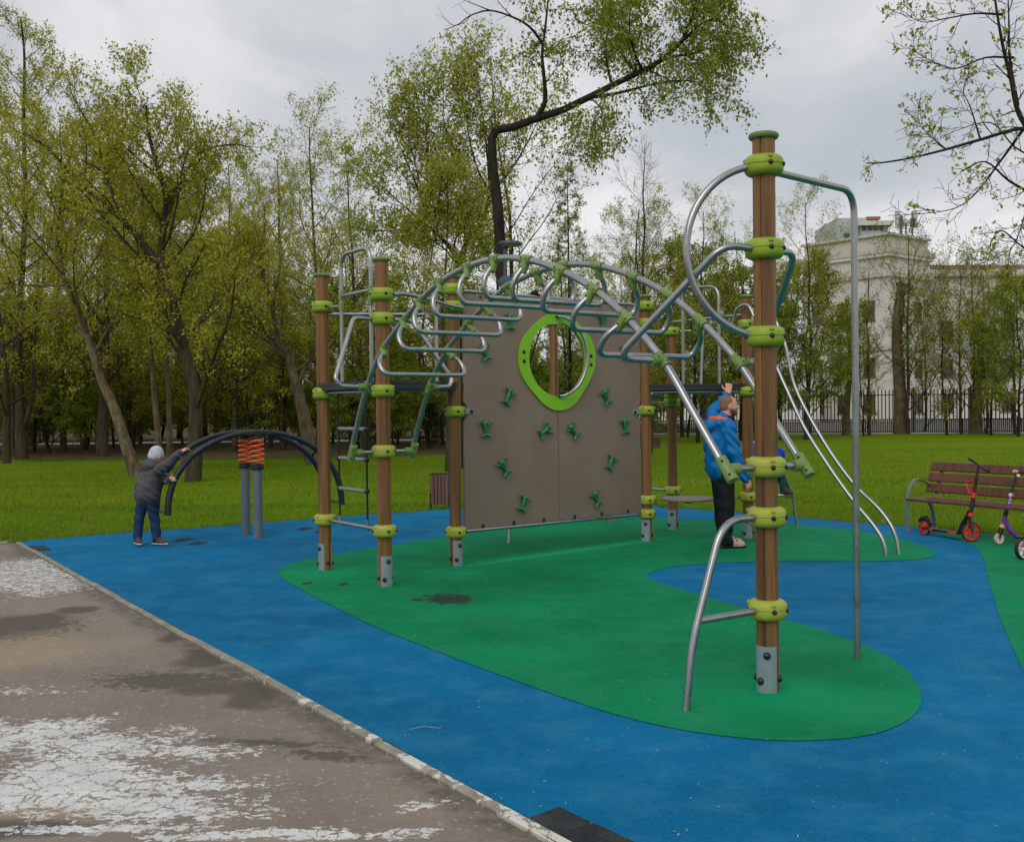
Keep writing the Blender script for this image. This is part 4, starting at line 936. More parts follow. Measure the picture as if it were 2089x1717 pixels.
# ================================================================== CLIMBING FRAME
def wood_mat(name, c1, c2, dk):
    t = NT(name); v = t.tc('World')
    g = t.noise(t.mapping(v, (55, 55, 1.6)), 1.0, 5, .65); h = t.noise(t.mapping(v, (16, 16, .5)), 1.0, 4, .6)
    c = t.mix(t.rng(g, .3, .7), c1, c2)
    c = t.mix(t.rng(h, .44, .66, 0, .8), c, dk)
    c = t.mix(t.rng(t.noise(t.mapping(v, (120, 120, 2.5)), 1, 3, .7), .58, .7, 0, .7), c, scaled(dk, .55))
    t.bump(g, .35, .004); return t.set(c, t.rng(h, .3, .7, .42, .6), 0, .4)
M_wood = wood_mat('oiled_post_wood', srgb(116, 80, 42), srgb(142, 100, 54), srgb(80, 54, 30))
M_collar = pmat('lime_plastic', srgb(136, 160, 32), .08, 14, .42, bump=.12, bscale=90, dirt=(srgb(148, 150, 84), .35))
M_collar_old = pmat('sun_faded_lime_plastic', srgb(156, 166, 54), .08, 14, .45, bump=.12, bscale=90, dirt=(srgb(146, 146, 84), .45))
M_joint = pmat('green_joint_plastic', srgb(108, 134, 66), .08, 18, .5, bump=.15, bscale=90, dirt=(srgb(132, 138, 96), .4))
M_cap = pmat('cap_plastic', srgb(98, 128, 64), .08, 18, .5, dirt=(srgb(130, 140, 92), .4))
M_bolt = pmat('black_bolt_plastic', srgb(28, 30, 30), .15, 30, .4)
def steel_mat(name, c, rough):
    t = NT(name); v = t.tc('World')
    n = t.noise(v, 9, 5, .7); s = t.noise(t.mapping(v, (60, 60, 60)), 1, 3, .7)
    col = t.mix(t.rng(n, .35, .7), scaled(c, .88), scaled(c, 1.08)); col = t.mix(t.rng(s, .58, .75, 0, .25), col, scaled(c, .6))
    return t.set(col, t.rng(n, .3, .7, rough - .06, rough + .1), .92, .5)
M_steel = steel_mat('galvanised_steel', (.36, .37, .37, 1), .27)
M_plate = pmat('zinc_plate', srgb(134, 148, 156), .08, 12, .5, .25, bump=.1, dirt=(srgb(116, 112, 102), .5))
def panel_mat():
    t = NT('taupe_panel_laminate'); v = t.tc('World')
    c = t.mix(t.rng(t.noise(v, 1.3, 4, .6), .35, .65), srgb(124, 107, 93), srgb(134, 117, 103))
    c = t.mix(t.rng(t.noise(t.mapping(v, (9, 9, .55)), 1, 5, .7), .5, .8, 0, .35), c, srgb(114, 102, 88))
    c = t.mix(t.rng(t.noise(v, 14, 5, .8), .6, .8, 0, .25), c, srgb(160, 150, 138))
    t.bump(t.noise(v, 160, 2), .12, .002)
    return t.set(c, t.rng(t.noise(v, 4, 3), .3, .7, .42, .58), 0, .4)
M_panel = panel_mat()
M_ring = pmat('bright_green_board', srgb(124, 186, 10), .05, 5, .4, bump=.05)
M_hold = pmat('dark_green_hold', srgb(40, 116, 70), .1, 20, .35, bump=.1)
M_deck = pmat('black_deck', srgb(36, 38, 42), .15, 12, .55, bump=.3, bscale=180)
M_disc = pmat('taupe_disc', srgb(120, 112, 104), .1, 10, .6, bump=.2)
M_rope = pmat('black_rope', srgb(24, 25, 27), .2, 120, .85, bump=.5, bscale=300)
M_rung = pmat('grey_rung', srgb(128, 132, 124), .1, 30, .5, .3)

PP = {k: G(x, y) for k, (x, y) in {'P1': (664, 1162), 'P2': (786, 1195), 'P3': (931, 1153), 'P4': (1320, 1103), 'PF': (1567, 1409), 'PR': (1527, 1098), 'P5': (1373, 1080), 'P6': (1245, 1064)}.items()}
for k in PP: PP[k] = V3(PP[k][0], PP[k][1], .004)
FR = empty('climbing_frame', PP['P2'], 'wooden post climbing frame with arched steel monkey bars and brown climbing wall', 'climbing frame')
UPV = V3(0, 0, 1); TR = .021                                          # tube radius
R_POST = .0640

# shared pieces
def collar_mesh(mat, name):
    prof = []; h, ro, ri, b = .058, .110, .062, .040
    for i in range(7):
        a = math.pi / 2 * i / 6; prof.append((ro - b + b * math.sin(a), -h + b - b * math.cos(a)))
    prof = [(ri, -h)] + prof; prof += [(ro + .0005, -.004), (ro - .004, 0), (ro + .0005, .004)]
    for i in range(7):
        a = math.pi / 2 * i / 6; prof.append((ro - b + b * math.cos(a), h - b + b * math.sin(a)))
    prof += [(ri, h)]
    mb = MB(); mb.lathe(prof, 32, closed=True)
    for k in range(3):                                               # shallow screw covers pressed into the shoulder
        a = k * 2.1 + .6; mb.ball((.103 * math.cos(a), .103 * math.sin(a), .036), (.016, .016, .012), 8, 5)
    return mb.mesh(name, [mat], 32)
ME_COLLAR = collar_mesh(M_collar, 'collar'); ME_COLLAR_OLD = collar_mesh(M_collar_old, 'collar')
ME_BOLT = MB().lathe([(.0, .012), (.008, .011), (.0135, .006), (.015, .0), (.015, -.006)], 12).mesh('bolt', [M_bolt], 40)
ME_BIGBOLT = MB().lathe([(.0, .017), (.012, .015), (.020, .008), (.022, .0), (.022, -.006)], 14).mesh('bolt', [M_bolt], 40)
ME_CAP = MB().lathe([(.066, -.004), (.078, -.004), (.084, .004), (.0855, .012), (.083, .021), (.074, .027), (.03, .031), (0, .032)], 28).mesh('post_cap', [M_cap], 40)
def post_mesh(h, twist):
    mb = MB(); loop = []; K = 44
    kerf = [twist + q * math.pi for q in range(2)]
    for i in range(K):
        a = 2 * math.pi * i / K
        r = R_POST * (1.0 - .035 * (abs(math.cos(2 * (a - twist))) ** 3))
        loop.append((a, r))
    for kf in kerf:
        w = .0035 / R_POST
        for da, rr in ((-w * 1.5, R_POST * .99), (-w, R_POST * .88), (w, R_POST * .88), (w * 1.5, R_POST * .99)): loop.append(((kf + da) % (2 * math.pi), rr))
    loop.sort(); poly = [(r * math.cos(a), r * math.sin(a)) for a, r in loop]
    mb.prism(poly, -.05, h); return mb.mesh('post', [M_wood], 30)
def rot_to(axis):
    return Vector(tuple(unit(axis))).to_track_quat('Z', 'Y').to_euler()

def make_post(key, h, collars, plate_ang=None, plate_h=.27, twist=.4, lean=(0, 0), bolts=True, old=(), low=()):
    p = PP[key]; me = post_mesh(h, twist)
    post = inst('post', me, FR, p)
    inst('post_cap', ME_CAP, post, p + UPV * h)
    toc = math.atan2(-p[1], -p[0])
    for c in collars:
        inst('collar', ME_COLLAR_OLD if c < 1.35 else ME_COLLAR, post, p + UPV * c, (0, 0, twist))
        for da in (.36, 1.32, -1.25):
            a = toc + da; d = V3(math.cos(a), math.sin(a), 0)
            inst('bolt', ME_BOLT, post, p + UPV * c + d * .109, rot_to(d))
    if plate_ang is not None:
        for a0 in (plate_ang, plate_ang + math.pi):
            mb = MB(); n = 8; R0, R1 = R_POST + .001, R_POST + .006; half = .95
            vs = []; fs = []
            for z in (0, plate_h):
                for r in (R0, R1):
                    for i in range(n + 1):
                        a = a0 - half + 2 * half * i / n; vs.append((p[0] + r * math.cos(a), p[1] + r * math.sin(a), .004 + z))
            m = n + 1
            for i in range(n):
                fs += [(m + i, m + i + 1, 3 * m + i + 1, 3 * m + i), (i, 2 * m + i, 2 * m + i + 1, i + 1), (2 * m + i, 3 * m + i, 3 * m + i + 1, 2 * m + i + 1)]
            fs += [(0, m, 3 * m, 2 * m), (n, 2 * m + n, 3 * m + n, m + n)]
            mb.add(vs, fs); mb.build('foot_plate', M_plate, post, 40)
            for z, da in ((plate_h - .05, .12), (.065, -.45)):
                d = V3(math.cos(a0 + da), math.sin(a0 + da), 0); inst('bolt', ME_BIGBOLT, post, p + UPV * z + d * (R1), rot_to(d))
            d = V3(math.cos(a0 + math.pi / 2), math.sin(a0 + math.pi / 2), 0)
            inst('bolt', ME_BIGBOLT, post, p + UPV * .075 + d * R_POST, rot_to(d))
    return post
d2r = math.radians
make_post('PF', 3.13, (2.974, 2.504, 2.01, 1.273, .989, .464), d2r(-114), .262, d2r(-118))
make_post('P1', 2.985, (2.674, 1.796, .511), d2r(-142), .27, d2r(-40))
make_post('P2', 2.99, (2.683, 2.458, 1.795, 1.24, .507), d2r(-62), .28, d2r(-50))
make_post('P3', 2.985, (2.862, 2.684, 1.596, .347), d2r(-58), .26, d2r(-48))
make_post('P4', 2.95, (2.844, 2.636, 1.578, .495, .328), d2r(-118), .26, d2r(-30))
make_post('PR', 2.95, (2.62, 1.80, .51), d2r(-118), .26, d2r(-60))
make_post('P5', 2.72, (2.613, 1.785, 1.68, .515), d2r(-116), .26, d2r(-40))
make_post('P6', 2.35, (1.80, .515), d2r(-60), .26, d2r(-40))
# post seen through the hole of the wall
q = G(1133, 1052); PP['P7'] = V3(q[0], q[1], .004); make_post('P7', 2.62 if False else float(D(1128, 664, q[1])[2]), (.51,), d2r(-60), .26, d2r(-60))

def tube(name, pts, r=TR, n=12, mat=None, parent=None):
    return MB().tube(pts, r, n).build(name, mat or M_steel, parent or FR, 50)

# ---- arched monkey bars between P2 and PF
A0 = PP['P2'].copy(); A0[2] = 0
AX = PP['PF'] - PP['P2']; AX[2] = 0; AL = float(np.linalg.norm(AX)); AX = AX / AL; PE = V3(-AX[1], AX[0], 0)
if PE[0] < 0: PE = -PE
def uvz(u, v, z): return A0 + AX * u + PE * v + UPV * z
UC = AL / 2
prof = [(-.033, 1.232), (.075, 1.44), (.18, 1.635), (.31, 1.835), (.45, 2.00), (.62, 2.15), (.80, 2.265), (.98, 2.365), (1.24, 2.495), (1.56, 2.615), (1.97, 2.692), (2.36, 2.704), (2.73, 2.652), (3.11, 2.535), (3.455, 2.377), (3.76, 2.175), (4.09, 1.89), (4.335, 1.585), (4.58, 1.273)]
dense = spline([V3(a - UC, b, 0) for a, b in prof], 5)
dense = [V3(*(dense[0] + unit(dense[0] - dense[1]) * .07))] + dense + [V3(*(dense[-1] + unit(dense[-1] - dense[-2]) * .07))]
def prof_at(u):                              # height and direction of the rail at u (from the middle)
    for i in range(len(dense) - 1):
        a, b = dense[i], dense[i + 1]
        if a[0] <= u <= b[0]:
            k = (u - a[0]) / (b[0] - a[0]); return a[1] + (b[1] - a[1]) * k, unit(b - a)
DV = .318; RR = .0235
for s in (-1, 1):
    rail = tube('arch_rail', [uvz(UC + p[0], s * DV, p[1]) for p in dense], RR, 14)
ruS = [-1.674, -1.315, -1.05, -.725, -.32, .04, .435, .815, 1.16, 1.467]
def sleeve(mb, c, t, l, r):
    t = unit(t); c = np.asarray(c, float)
    mb.lathe([(r * .80, -l / 2), (r * .97, -l / 2), (r, -l / 2 + .006), (r, l / 2 - .006), (r * .97, l / 2), (r * .80, l / 2)], 16, c, t)
def tjoint(c, t, b, name='joint', blen=.085, rm=.033, rb=.030, ml=.105):
    mb = MB(); sleeve(mb, c, t, ml, rm); b = unit(b); sleeve(mb, np.asarray(c) + b * (blen / 2 + .012), b, blen, rb)
    sd = unit(np.cross(t, b)); mb.mat(1)
    cm = unit(CAM - np.asarray(c)); sd = sd if sd @ cm > 0 else -sd
    for q, rr in ((np.asarray(c) + unit(t) * ml * .3, rm), (np.asarray(c) - unit(t) * ml * .3, rm), (np.asarray(c) + b * (blen * .7), rb)):
        mb.ball(tuple(q + sd * rr * .93), .0075, 8, 5)
    return mb.build(name, [M_joint, M_bolt], FR, 40)
for u in ruS:
    z, t2 = prof_at(u); t3 = AX * t2[0] + UPV * t2[1]; n3 = AX * t2[1] - UPV * t2[0]      # inward normal, downwards
    if n3[2] > 0: n3 = -n3
    for s in (-1, 1):
        tjoint(uvz(UC + u, s * DV, z), t3, n3 * .9 + PE * s * .28)
    c = uvz(UC + u, 0, z); o1 = DV + .055
    pts = [c - PE * (DV + .02) + n3 * .05, c - PE * (o1 + .045) + n3 * .15, c - PE * (DV - .03) + n3 * .282, c + PE * (DV - .03) + n3 * .282, c + PE * (o1 + .045) + n3 * .15, c + PE * (DV + .02) + n3 * .05]
    pts = fillet([pts[0], pts[1], c - PE * (o1 + .03) + n3 * .282, c + PE * (o1 + .03) + n3 * .282, pts[4], pts[5]], [.15, .17, .17, .15], 9)
    tube('rung', pts, .0195, 12)
for key, zc, sg in (('P2', 1.24, 1), ('PF', 1.273, -1)):
    u0 = 0 if key == 'P2' else AL
    tube('cross_bar', [uvz(u0, -DV + .02, zc), uvz(u0, DV - .02, zc)], .020)
    z, t2 = prof_at(-2.28 if sg == 1 else 2.24); t3 = AX * t2[0] + UPV * t2[1]
    for s in (-1, 1):
        mb = MB(); c = uvz(u0, s * DV, zc - .0); sleeve(mb, c, t3, .15, .0345); sleeve(mb, c - PE * s * .055, PE, .075, .033)
        mb.mat(1); cm = unit(CAM - c); sd = unit(cm - t3 * (cm @ t3))
        for q in (-.045, .045): mb.ball(tuple(c + t3 * q + sd * .033), .0085, 8, 5)
        mb.build('joint', [M_joint, M_bolt], FR, 40)
# hangers from the posts to the rails
for key, zc, sg in (('P2', 2.458, 1), ('PF', 2.504, -1)):
    u0 = 0 if key == 'P2' else AL
    uj = UC - 1.99 if sg == 1 else UC + 1.79
    zj, t2 = prof_at(uj - UC); t3 = AX * t2[0] + UPV * t2[1]
    for s in (-1, 1):
        j = uvz(uj, s * DV, zj); out = unit(PE * s * .9 + AX * sg * -.15 - UPV * .1)
        if key == 'P2':
            pts = [uvz(0, s * .08, zc), uvz(.02, s * .30, zc), uvz(.25, s * .60, 1.90), uvz(.262, s * .555, 1.835), j + PE * s * .06]
            pts = fillet(pts, [.08, .075, .06], 7)
        else:
            pts = [uvz(AL, s * .08, zc), uvz(AL - .03, s * .30, zc + .01), uvz(uj - .09, s * .60, zj + .01), j + PE * s * .06]
            pts = fillet(pts, [.15, .10], 10)
        tube('hanger_tube', pts, .0205, 12)
        tjoint(j, t3, PE * s, blen=.07)
# ---- front post attachments
pf = PP['PF'].copy(); cc = pf + UPV * (2.974 + 2.01) / 2; R = (2.974 - 2.01) / 2; cd = unit(V3(-.97, -.24, 0))
tube('loop_bar', [cc + UPV * R * math.cos(a) + cd * (R * .985 * math.sin(a)) for a in np.linspace(.06, math.pi - .06, 34)], .021, 14)
pole = G(1749, 1345)
tube('slide_pole', fillet([pf + UPV * 2.955, V3(pole[0], pole[1], 2.975), V3(pole[0], pole[1], -.04)], .15, 10), .0212, 14)
leg = G(1398, 1450); ld = unit(V3(leg[0] - pf[0], leg[1] - pf[1], 0)); ll = float(np.hypot(leg[0] - pf[0], leg[1] - pf[1]))
lp = fillet([pf + UPV * .989 + ld * .05, pf + ld * .36 + UPV * .992, pf + ld * (ll - .06) + UPV * .36, pf + ld * ll - UPV * .05], [.22, 1.2], 10)
tube('step_leg', lp, .0215, 14)
tube('step_bar', [pf + ld * .06 + UPV * .464, pf + ld * (ll - .105) + UPV * .464], .0205, 12)

# ---- climbing wall between P3 and P4
W0 = PP['P3'].copy(); W0[2] = 0; WA = PP['P4'] - PP['P3']; WA[2] = 0; WL = float(np.linalg.norm(WA)); WA = WA / WL; WN = V3(WA[1], -WA[0], 0)   # towards the viewer
if WN[1] > 0: WN = -WN
def wp(s, z, o=0.0): return W0 + WA * s + UPV * z + WN * o
tube('wall_rail', [wp(.08, .345), wp(WL - .08, .333)], .0205)
tube('wall_rail', [wp(.08, 2.857), wp(WL - .08, 2.852)], .0205)
hcx, hcz = 1.437, 2.168
def hole_pt(a):                                                      # wide oval, pointed a little at the bottom
    c, s = math.cos(a), math.sin(a); return (hcx + .432 * c * (1 - .04 * (s < 0) * s * s), hcz + (.413 if s > 0 else .412) * s)
ring_px = [(1.447, 2.70), (1.26, 2.655), (1.10, 2.55), (.93, 2.40), (.862, 2.22), (.872, 2.05), (.95, 1.91), (1.10, 1.765), (1.22, 1.665), (1.34, 1.61), (1.46, 1.598), (1.58, 1.617), (1.69, 1.67), (1.80, 1.78), (1.92, 1.93), (2.0, 2.07), (2.022, 2.22), (1.965, 2.40), (1.80, 2.55), (1.64, 2.655)]
rs_ = spline([V3(a, b, 0) for a, b in ring_px] + [V3(*ring_px[0], 0)], 5)[:-1]
def ring_at(a):                                                      # outline of the green ring in direction a
    best = None
    for i in range(len(rs_)):
        p, q = rs_[i], rs_[(i + 1) % len(rs_)]
        a0 = math.atan2(p[1] - hcz, p[0] - hcx); a1 = math.atan2(q[1] - hcz, q[0] - hcx); d = (a1 - a0 + math.pi) % (2 * math.pi) - math.pi; e = (a - a0 + math.pi) % (2 * math.pi) - math.pi
        if d > 1e-9 and 0 <= e <= d: k = e / d; return (p[0] + (q[0] - p[0]) * k, p[1] + (q[1] - p[1]) * k)
        if d < -1e-9 and d <= e <= 0: k = e / d; return (p[0] + (q[0] - p[0]) * k, p[1] + (q[1] - p[1]) * k)
    return (p[0], p[1])
def half_panel(left):
    sgn = -1 if left else 1; xm = 1.449 + sgn * .003
    arc = [hole_pt(math.pi / 2 + (math.pi if left else -math.pi) * k / 24) for k in range(25)]
    arc = [(min(x, xm) if left else max(x, xm), z) for x, z in arc]
    if left: out = [(xm, 2.83), (.115, 2.83), (.112, 1.70), (.150, 1.665), (.158, 1.60), (.150, 1.535), (.112, 1.50), (.108, .362), (xm, .362)]
    else: out = [(xm, 2.83), (2.785, 2.83), (2.783, 1.67), (2.745, 1.635), (2.738, 1.575), (2.745, 1.51), (2.783, 1.475), (2.785, .362), (xm, .362)]
    poly = arc + out[::-1]
    mb = MB(); mb.prism(poly, -.011, .011, W0, WA, UPV); return mb.build('wall_panel', M_panel, FR, 30)
# prism offset is along WA x UP; make sure the visible side is the viewer's
pl = half_panel(True); pr = half_panel(False)
rg_ = 64
for lo, hi in ((.003, math.pi - .003), (math.pi + .003, 2 * math.pi - .003)):
    a_ = np.linspace(lo, hi, 33); outer = [ring_at(a) for a in a_]; inner = [hole_pt(a) for a in a_]
    az = np.cross(WA, UPV); sg = 1 if az @ WN > 0 else -1
    mb = MB(); n = len(a_)
    Pt = lambda p, t: wp(p[0], p[1], t)
    vs = [Pt(p, .012) for p in outer] + [Pt(p, .012) for p in inner] + [Pt(p, .034) for p in outer] + [Pt(p, .034) for p in inner]; fs = []
    for i in range(n - 1):
        j = i + 1; fs += [(2 * n + i, 2 * n + j, 3 * n + j, 3 * n + i), (i, j, 2 * n + j, 2 * n + i), (n + i, 3 * n + i, 3 * n + j, n + j)]
    fs += [(0, 2 * n, 3 * n, n), (n - 1, 2 * n - 1, 4 * n - 1, 3 * n - 1)]
    mb.add(vs, fs); mb.build('ring_board', M_ring, FR, 30)
for s, z in ((.93, 2.24), (.93, 2.14), (1.945, 2.22), (1.945, 2.12)): inst('bolt', ME_BIGBOLT, FR, wp(s, z, .034), rot_to(WN))
hp = [wp(1.40, 2.645, .04), wp(1.46, 2.645, .075)] + [wp(1.42 + .335 * math.sin(a), 2.20 + .44 * math.cos(a), .07 + .10 * math.sin(a)) for a in np.linspace(.25, math.pi - .25, 18)] + [wp(1.49, 1.762, .075), wp(1.43, 1.758, .04)]
tube('grab_handle', spline(hp, 2), .0165, 12)
for s, z in ((1.40, 2.645), (1.42, 1.758)): inst('bolt', ME_BOLT, FR, wp(s, z, .06), rot_to(WN))
for s in (.35, .778, 1.213, 1.684, 2.116, 2.551): inst('bolt', ME_BIGBOLT, FR, wp(s, .388, .011), rot_to(WN))
for s in (.35, .778, 1.95, 2.116, 2.551): inst('bolt', ME_BOLT, FR, wp(s, 2.806, .011), rot_to(WN))
for s0, s1, z in ((.10, .24, 1.60), (2.65, 2.80, 1.565)):
    mb = MB(); mb.box(wp((s0 + s1) / 2, z, .018), (s1 - s0, .008, .055), WA, WN, .003); mb.build('wall_bracket', M_plate, FR)
    inst('bolt', ME_BIGBOLT, FR, wp(s1 - .035 if s0 < 1 else s0 + .035, z, .022), rot_to(WN))
# climbing holds: a rounded stem with two knobs above and a curved foot below
hb = MB()
hb.tube([(0, .0, -.055), (0, .0, -.02), (0, 0, .02), (0, 0, .05), (0, 0, .068)], [.014, .019, .027, .030, .018], 12, hint=(1, 0, 0))
for s in (-1, 1):
    hb.tube([(s * .012, 0, .028), (s * .038, .006, .032), (s * .056, .012, .052)], [.014, .012, .013], 10); hb.ball((s * .058, .013, .056), .0155, 10, 6)
    hb.ball((s * .048, .010, -.078), .0135, 10, 6)
hb.tube([(-.048, .010, -.078), (-.025, .006, -.066), (0, .0, -.062), (.025, .006, -.066), (.048, .010, -.078)], [.0125, .013, .015, .013, .0125], 10)
hb.ball((0, .0, .05), (.031, .028, .030), 12, 8)
hb.mat(1); hb.ball((.008, .030, .040), .010, 8, 5)
for v in range(len(hb.v)): x, y, z = hb.v[v]; hb.v[v] = (x * 1.12, y * 1.12 + .022, z * 1.12)
ME_HOLD = hb.mesh('climbing_hold', [M_hold, M_bolt], 60)
for (s, z, a) in ((.701, 1.758, -28), (.385, 1.42, 0), (1.227, 1.376, -58), (1.652, 1.367, 42), (2.184, 1.757, 25), (2.499, 1.407, 4), (.628, .998, 32), (2.254, .985, -25), (.90, .595, -24), (2.007, .58, 26), (.383, 2.227, 20), (.74, 2.57, 0), (2.14, 2.632, 4), (2.519, 2.282, 5)):
    parent = pl if s < 1.449 else pr
    a = d2r(a); X = WA * math.cos(a) + UPV * math.sin(a); Z = np.cross(X, WN); Z = Z if Z[2] > 0 else -Z
    o = bpy.data.objects.new('climbing_hold', ME_HOLD); COL.objects.link(o); o.parent = parent
    c = wp(s, z, .011) - np.array(ORG[parent.name]); X = np.cross(WN, Z)
    o.matrix_local = Matrix(((X[0], WN[0], Z[0], c[0]), (X[1], WN[1], Z[1], c[1]), (X[2], WN[2], Z[2], c[2]), (0, 0, 0, 1)))

# ---- platforms
def platform(keys, z, out=.10, extra=None):
    c = sum(PP[k] for k in keys) / len(keys); pts = [PP[k][:2] + unit(PP[k] - c)[:2] * out for k in keys]
    if extra: pts = pts[:extra[0]] + [np.array(q) for q in extra[1]] + pts[extra[0]:]
    pts = ccw([P2(p) for p in pts]); P3 = fillet([V3(*pts[-1], 0)] + [V3(*p, 0) for p in pts] + [V3(*pts[0], 0)], .14, 5)[1:-1]
    mb = MB(); poly = [P2(p) for p in P3]
    mb.prism(poly, z - .028, z); inner = [P2(V3(c[0], c[1], 0) + (V3(*p, 0) - V3(c[0], c[1], 0)) * .985) for p in poly]
    mb.prism(inner, z - .072, z - .030); return mb.build('platform', M_deck, FR, 30)
wn2 = -WN
platform(('P1', 'P2', 'P3'), 1.90, .12, (3, [P2(PP['P3'] + WA * 1.0 + wn2 * .16), P2(PP['P3'] + WA * 1.0 + wn2 * .80)]))
platform(('P4', 'P5', 'PR'), 1.90, .13)
PLZ = 1.90
# bars between P1, P2, P3
def bar(k0, k1, z0, z1, r=.019, name='bar', e=.09):
    a, b = PP[k0] + UPV * z0, PP[k1] + UPV * z1; t = unit(b - a); return tube(name, [a + t * e, b - t * e], r)
bar('P1', 'P2', 1.796, 1.795); bar('P1', 'P2', .511, .507); bar('P4', 'P5', 1.68, 1.68); bar('P5', 'PR', 1.80, 1.80); bar('P4', 'PR', 1.80, 1.80); bar('P5', 'P6', .515, .515)
bar('P5', 'P6', 1.80, 1.80)
# entry hoop over the rope ladder
e12 = unit(PP['P2'] - PP['P1']); m12 = lambda s, z: PP['P1'] + e12 * s + UPV * z
L12 = float(np.linalg.norm(PP['P2'] - PP['P1'])); inn = unit(PP['P3'] - (PP['P1'] + PP['P2']) / 2)
inn[2] = 0; off = inn * .07
sA, sB = .30, .93
tube('entry_hoop', fillet([m12(sA, PLZ) + off, m12(sA, 3.17) + off, m12(sB, 3.17) + off, m12(sB, PLZ) + off], .15, 7), .0195)
tube('hoop_bar', [m12(sA, 2.76) + off, m12(sB, 2.76) + off], .0185)
for s, key, zc in ((sA, 'P1', 2.674), (sB, 'P2', 2.683)):
    for z in (2.76, 2.66): mb = MB(); sleeve(mb, m12(s, z) + off, UPV, .085, .030); mb.build('joint', M_joint, FR)
    tube('joint_stub', [PP[key] + UPV * 2.665, m12(s, 2.66) + off], .0175)
# rails round the left platform
tube('guard_rail', [PP['P1'] + UPV * 2.60 + unit(PP['P3'] - PP['P1']) * .06, PP['P3'] + UPV * 2.60 - unit(PP['P3'] - PP['P1']) * .3], .018)
e23 = unit(PP['P3'] - PP['P2']); outw = unit(V3(e23[1], -e23[0], 0)); outw = outw if outw[1] < 0 else -outw
L23 = float(np.linalg.norm(PP['P3'] - PP['P2']))
hr = [PP['P2'] + UPV * 2.683 + e23 * .09, PP['P2'] + e23 * .35 + UPV * 2.715 + outw * .04, PP['P2'] + e23 * .8 + UPV * 2.70 + outw * .06, PP['P2'] + e23 * (L23 - .25) + UPV * 2.68 + outw * .06, PP['P2'] + e23 * (L23 - .05) + UPV * 2.66 + outw * .14]
tube('hand_rail', spline(hr, 6), .0185)
a = PP['P2'] + e23 * (L23 - .40); tube('guard_hoop', fillet([a + UPV * PLZ + outw * .02, a + UPV * 2.66 + outw * .02, PP['P3'] + UPV * 2.66 - e23 * .02], .14, 7), .0185)
# vertical rails and hoops on the right platform
e5r = unit(PP['PR'] - PP['P5']); b5 = lambda s, z: PP['P5'] + e5r * s + UPV * z; L5R = float(np.linalg.norm(PP['PR'] - PP['P5']))
i5 = unit(PP['P4'] - (PP['P5'] + PP['PR']) / 2); i5[2] = 0; o5 = i5 * .05
tube('entry_hoop', fillet([b5(.26, PLZ) + o5, b5(.26, 3.17) + o5, b5(.88, 3.12) + o5, b5(.88, PLZ) + o5], .16, 7), .0185)
tube('guard_rail', [b5(.07, 2.74), b5(L5R - .02, 2.74)], .0175)
for s in (.26, .88): mb = MB(); sleeve(mb, b5(s, 2.74) + o5 * .6, UPV, .10, .029); mb.build('joint', M_joint, FR)
tube('upright_bar', [b5(.57, PLZ) + o5, b5(.57, 2.74)], .0175)
er4 = unit(PP['PR'] - PP['P4'])
tube('guard_rail', [PP['P4'] + UPV * 2.636 + er4 * .08, PP['P4'] + UPV * 2.66 + er4 * .5, PP['P4'] + UPV * 2.66 + er4 * .62], .0175) if False else None
tube('guard_rail', [PP['P5'] + UPV * 2.613 + unit(V3(1, -.3, 0)) * .09, PP['P5'] + UPV * 2.613 + unit(V3(1, -.3, 0)) * .26], .0175)
# ---- sliding rails from the right platform down to the ground
f1, f2 = G(1808, 1135), G(1835, 1131)
sd = unit(V3((f1 + f2)[0] / 2 - PP['PR'][0], (f1 + f2)[1] / 2 - PP['PR'][1], 0)); 
for f, px in ((f1, [(1596, 775), (1640, 870), (1690, 950), (1740, 1020), (1785, 1075), (1803, 1108)]), (f2, [(1601, 700), (1622, 790), (1680, 900), (1740, 985), (1795, 1040), (1824, 1085)])):
    st = PP['PR'] + (f - (f1 + f2) / 2) * V3(1, 1, 0) * 1.0; st[2] = 0
    dv = unit(f - st); n = V3(-dv[1], dv[0], 0); pts = []
    for x, y in px:
        d = ray(x, y); pts.append(CAM + d * (((st - CAM) @ n) / (d @ n)))
    hd = float(np.linalg.norm((f - st)[:2]))
    top = [st + dv * -.12 + UPV * 2.62, st + dv * -.05 + UPV * 2.83, st + dv * .14 + UPV * 2.90, st + dv * .30 + UPV * 2.72] if f is f2 else [st + dv * -.12 + UPV * 2.62, st + dv * -.05 + UPV * 2.80, st + dv * .12 + UPV * 2.84, st + dv * .26 + UPV * 2.62]
    srt = [p for p in pts if p[2] < top[-1][2] - .1]
    tube('slide_rail', spline(top + srt + [V3(f[0], f[1], -.05)], 6), .0205, 12)
# ---- climb up behind the right post: a leaning tube with a step
sl = V3(*P2(G(1627, 1075)), 0); topj = D(1600, 880, sl[1] - .3)
s1 = D(1617, 1010, sl[1])
tube('step_leg', fillet([V3(sl[0], sl[1], -.04), V3(s1[0], s1[1], s1[2]), PP['PR'] + V3(.12, .45, 1.80)], .06, 5), .0195)
mb = MB(); sleeve(mb, s1 + V3(0, 0, .01), V3(-.2, -.1, .5), .12, .03); sleeve(mb, s1 + V3(-.06, .0, -.005), V3(1, .1, .02), .09, .028); mb.build('joint', M_joint, FR)
tube('step_bar', [s1 + V3(-.05, 0, 0), s1 + V3(-.62, .1, .0)], .0195)
# ---- leaning tube behind the wall
q = G(1037, 1108); tube('rear_leg', spline([V3(q[0], q[1], -.04), V3(q[0] + .05, q[1] + .06, .5), V3(q[0] + .12, q[1] + .05, 1.2), V3(q[0] + .05, q[1] - .35, 1.86)], 5), .0195)
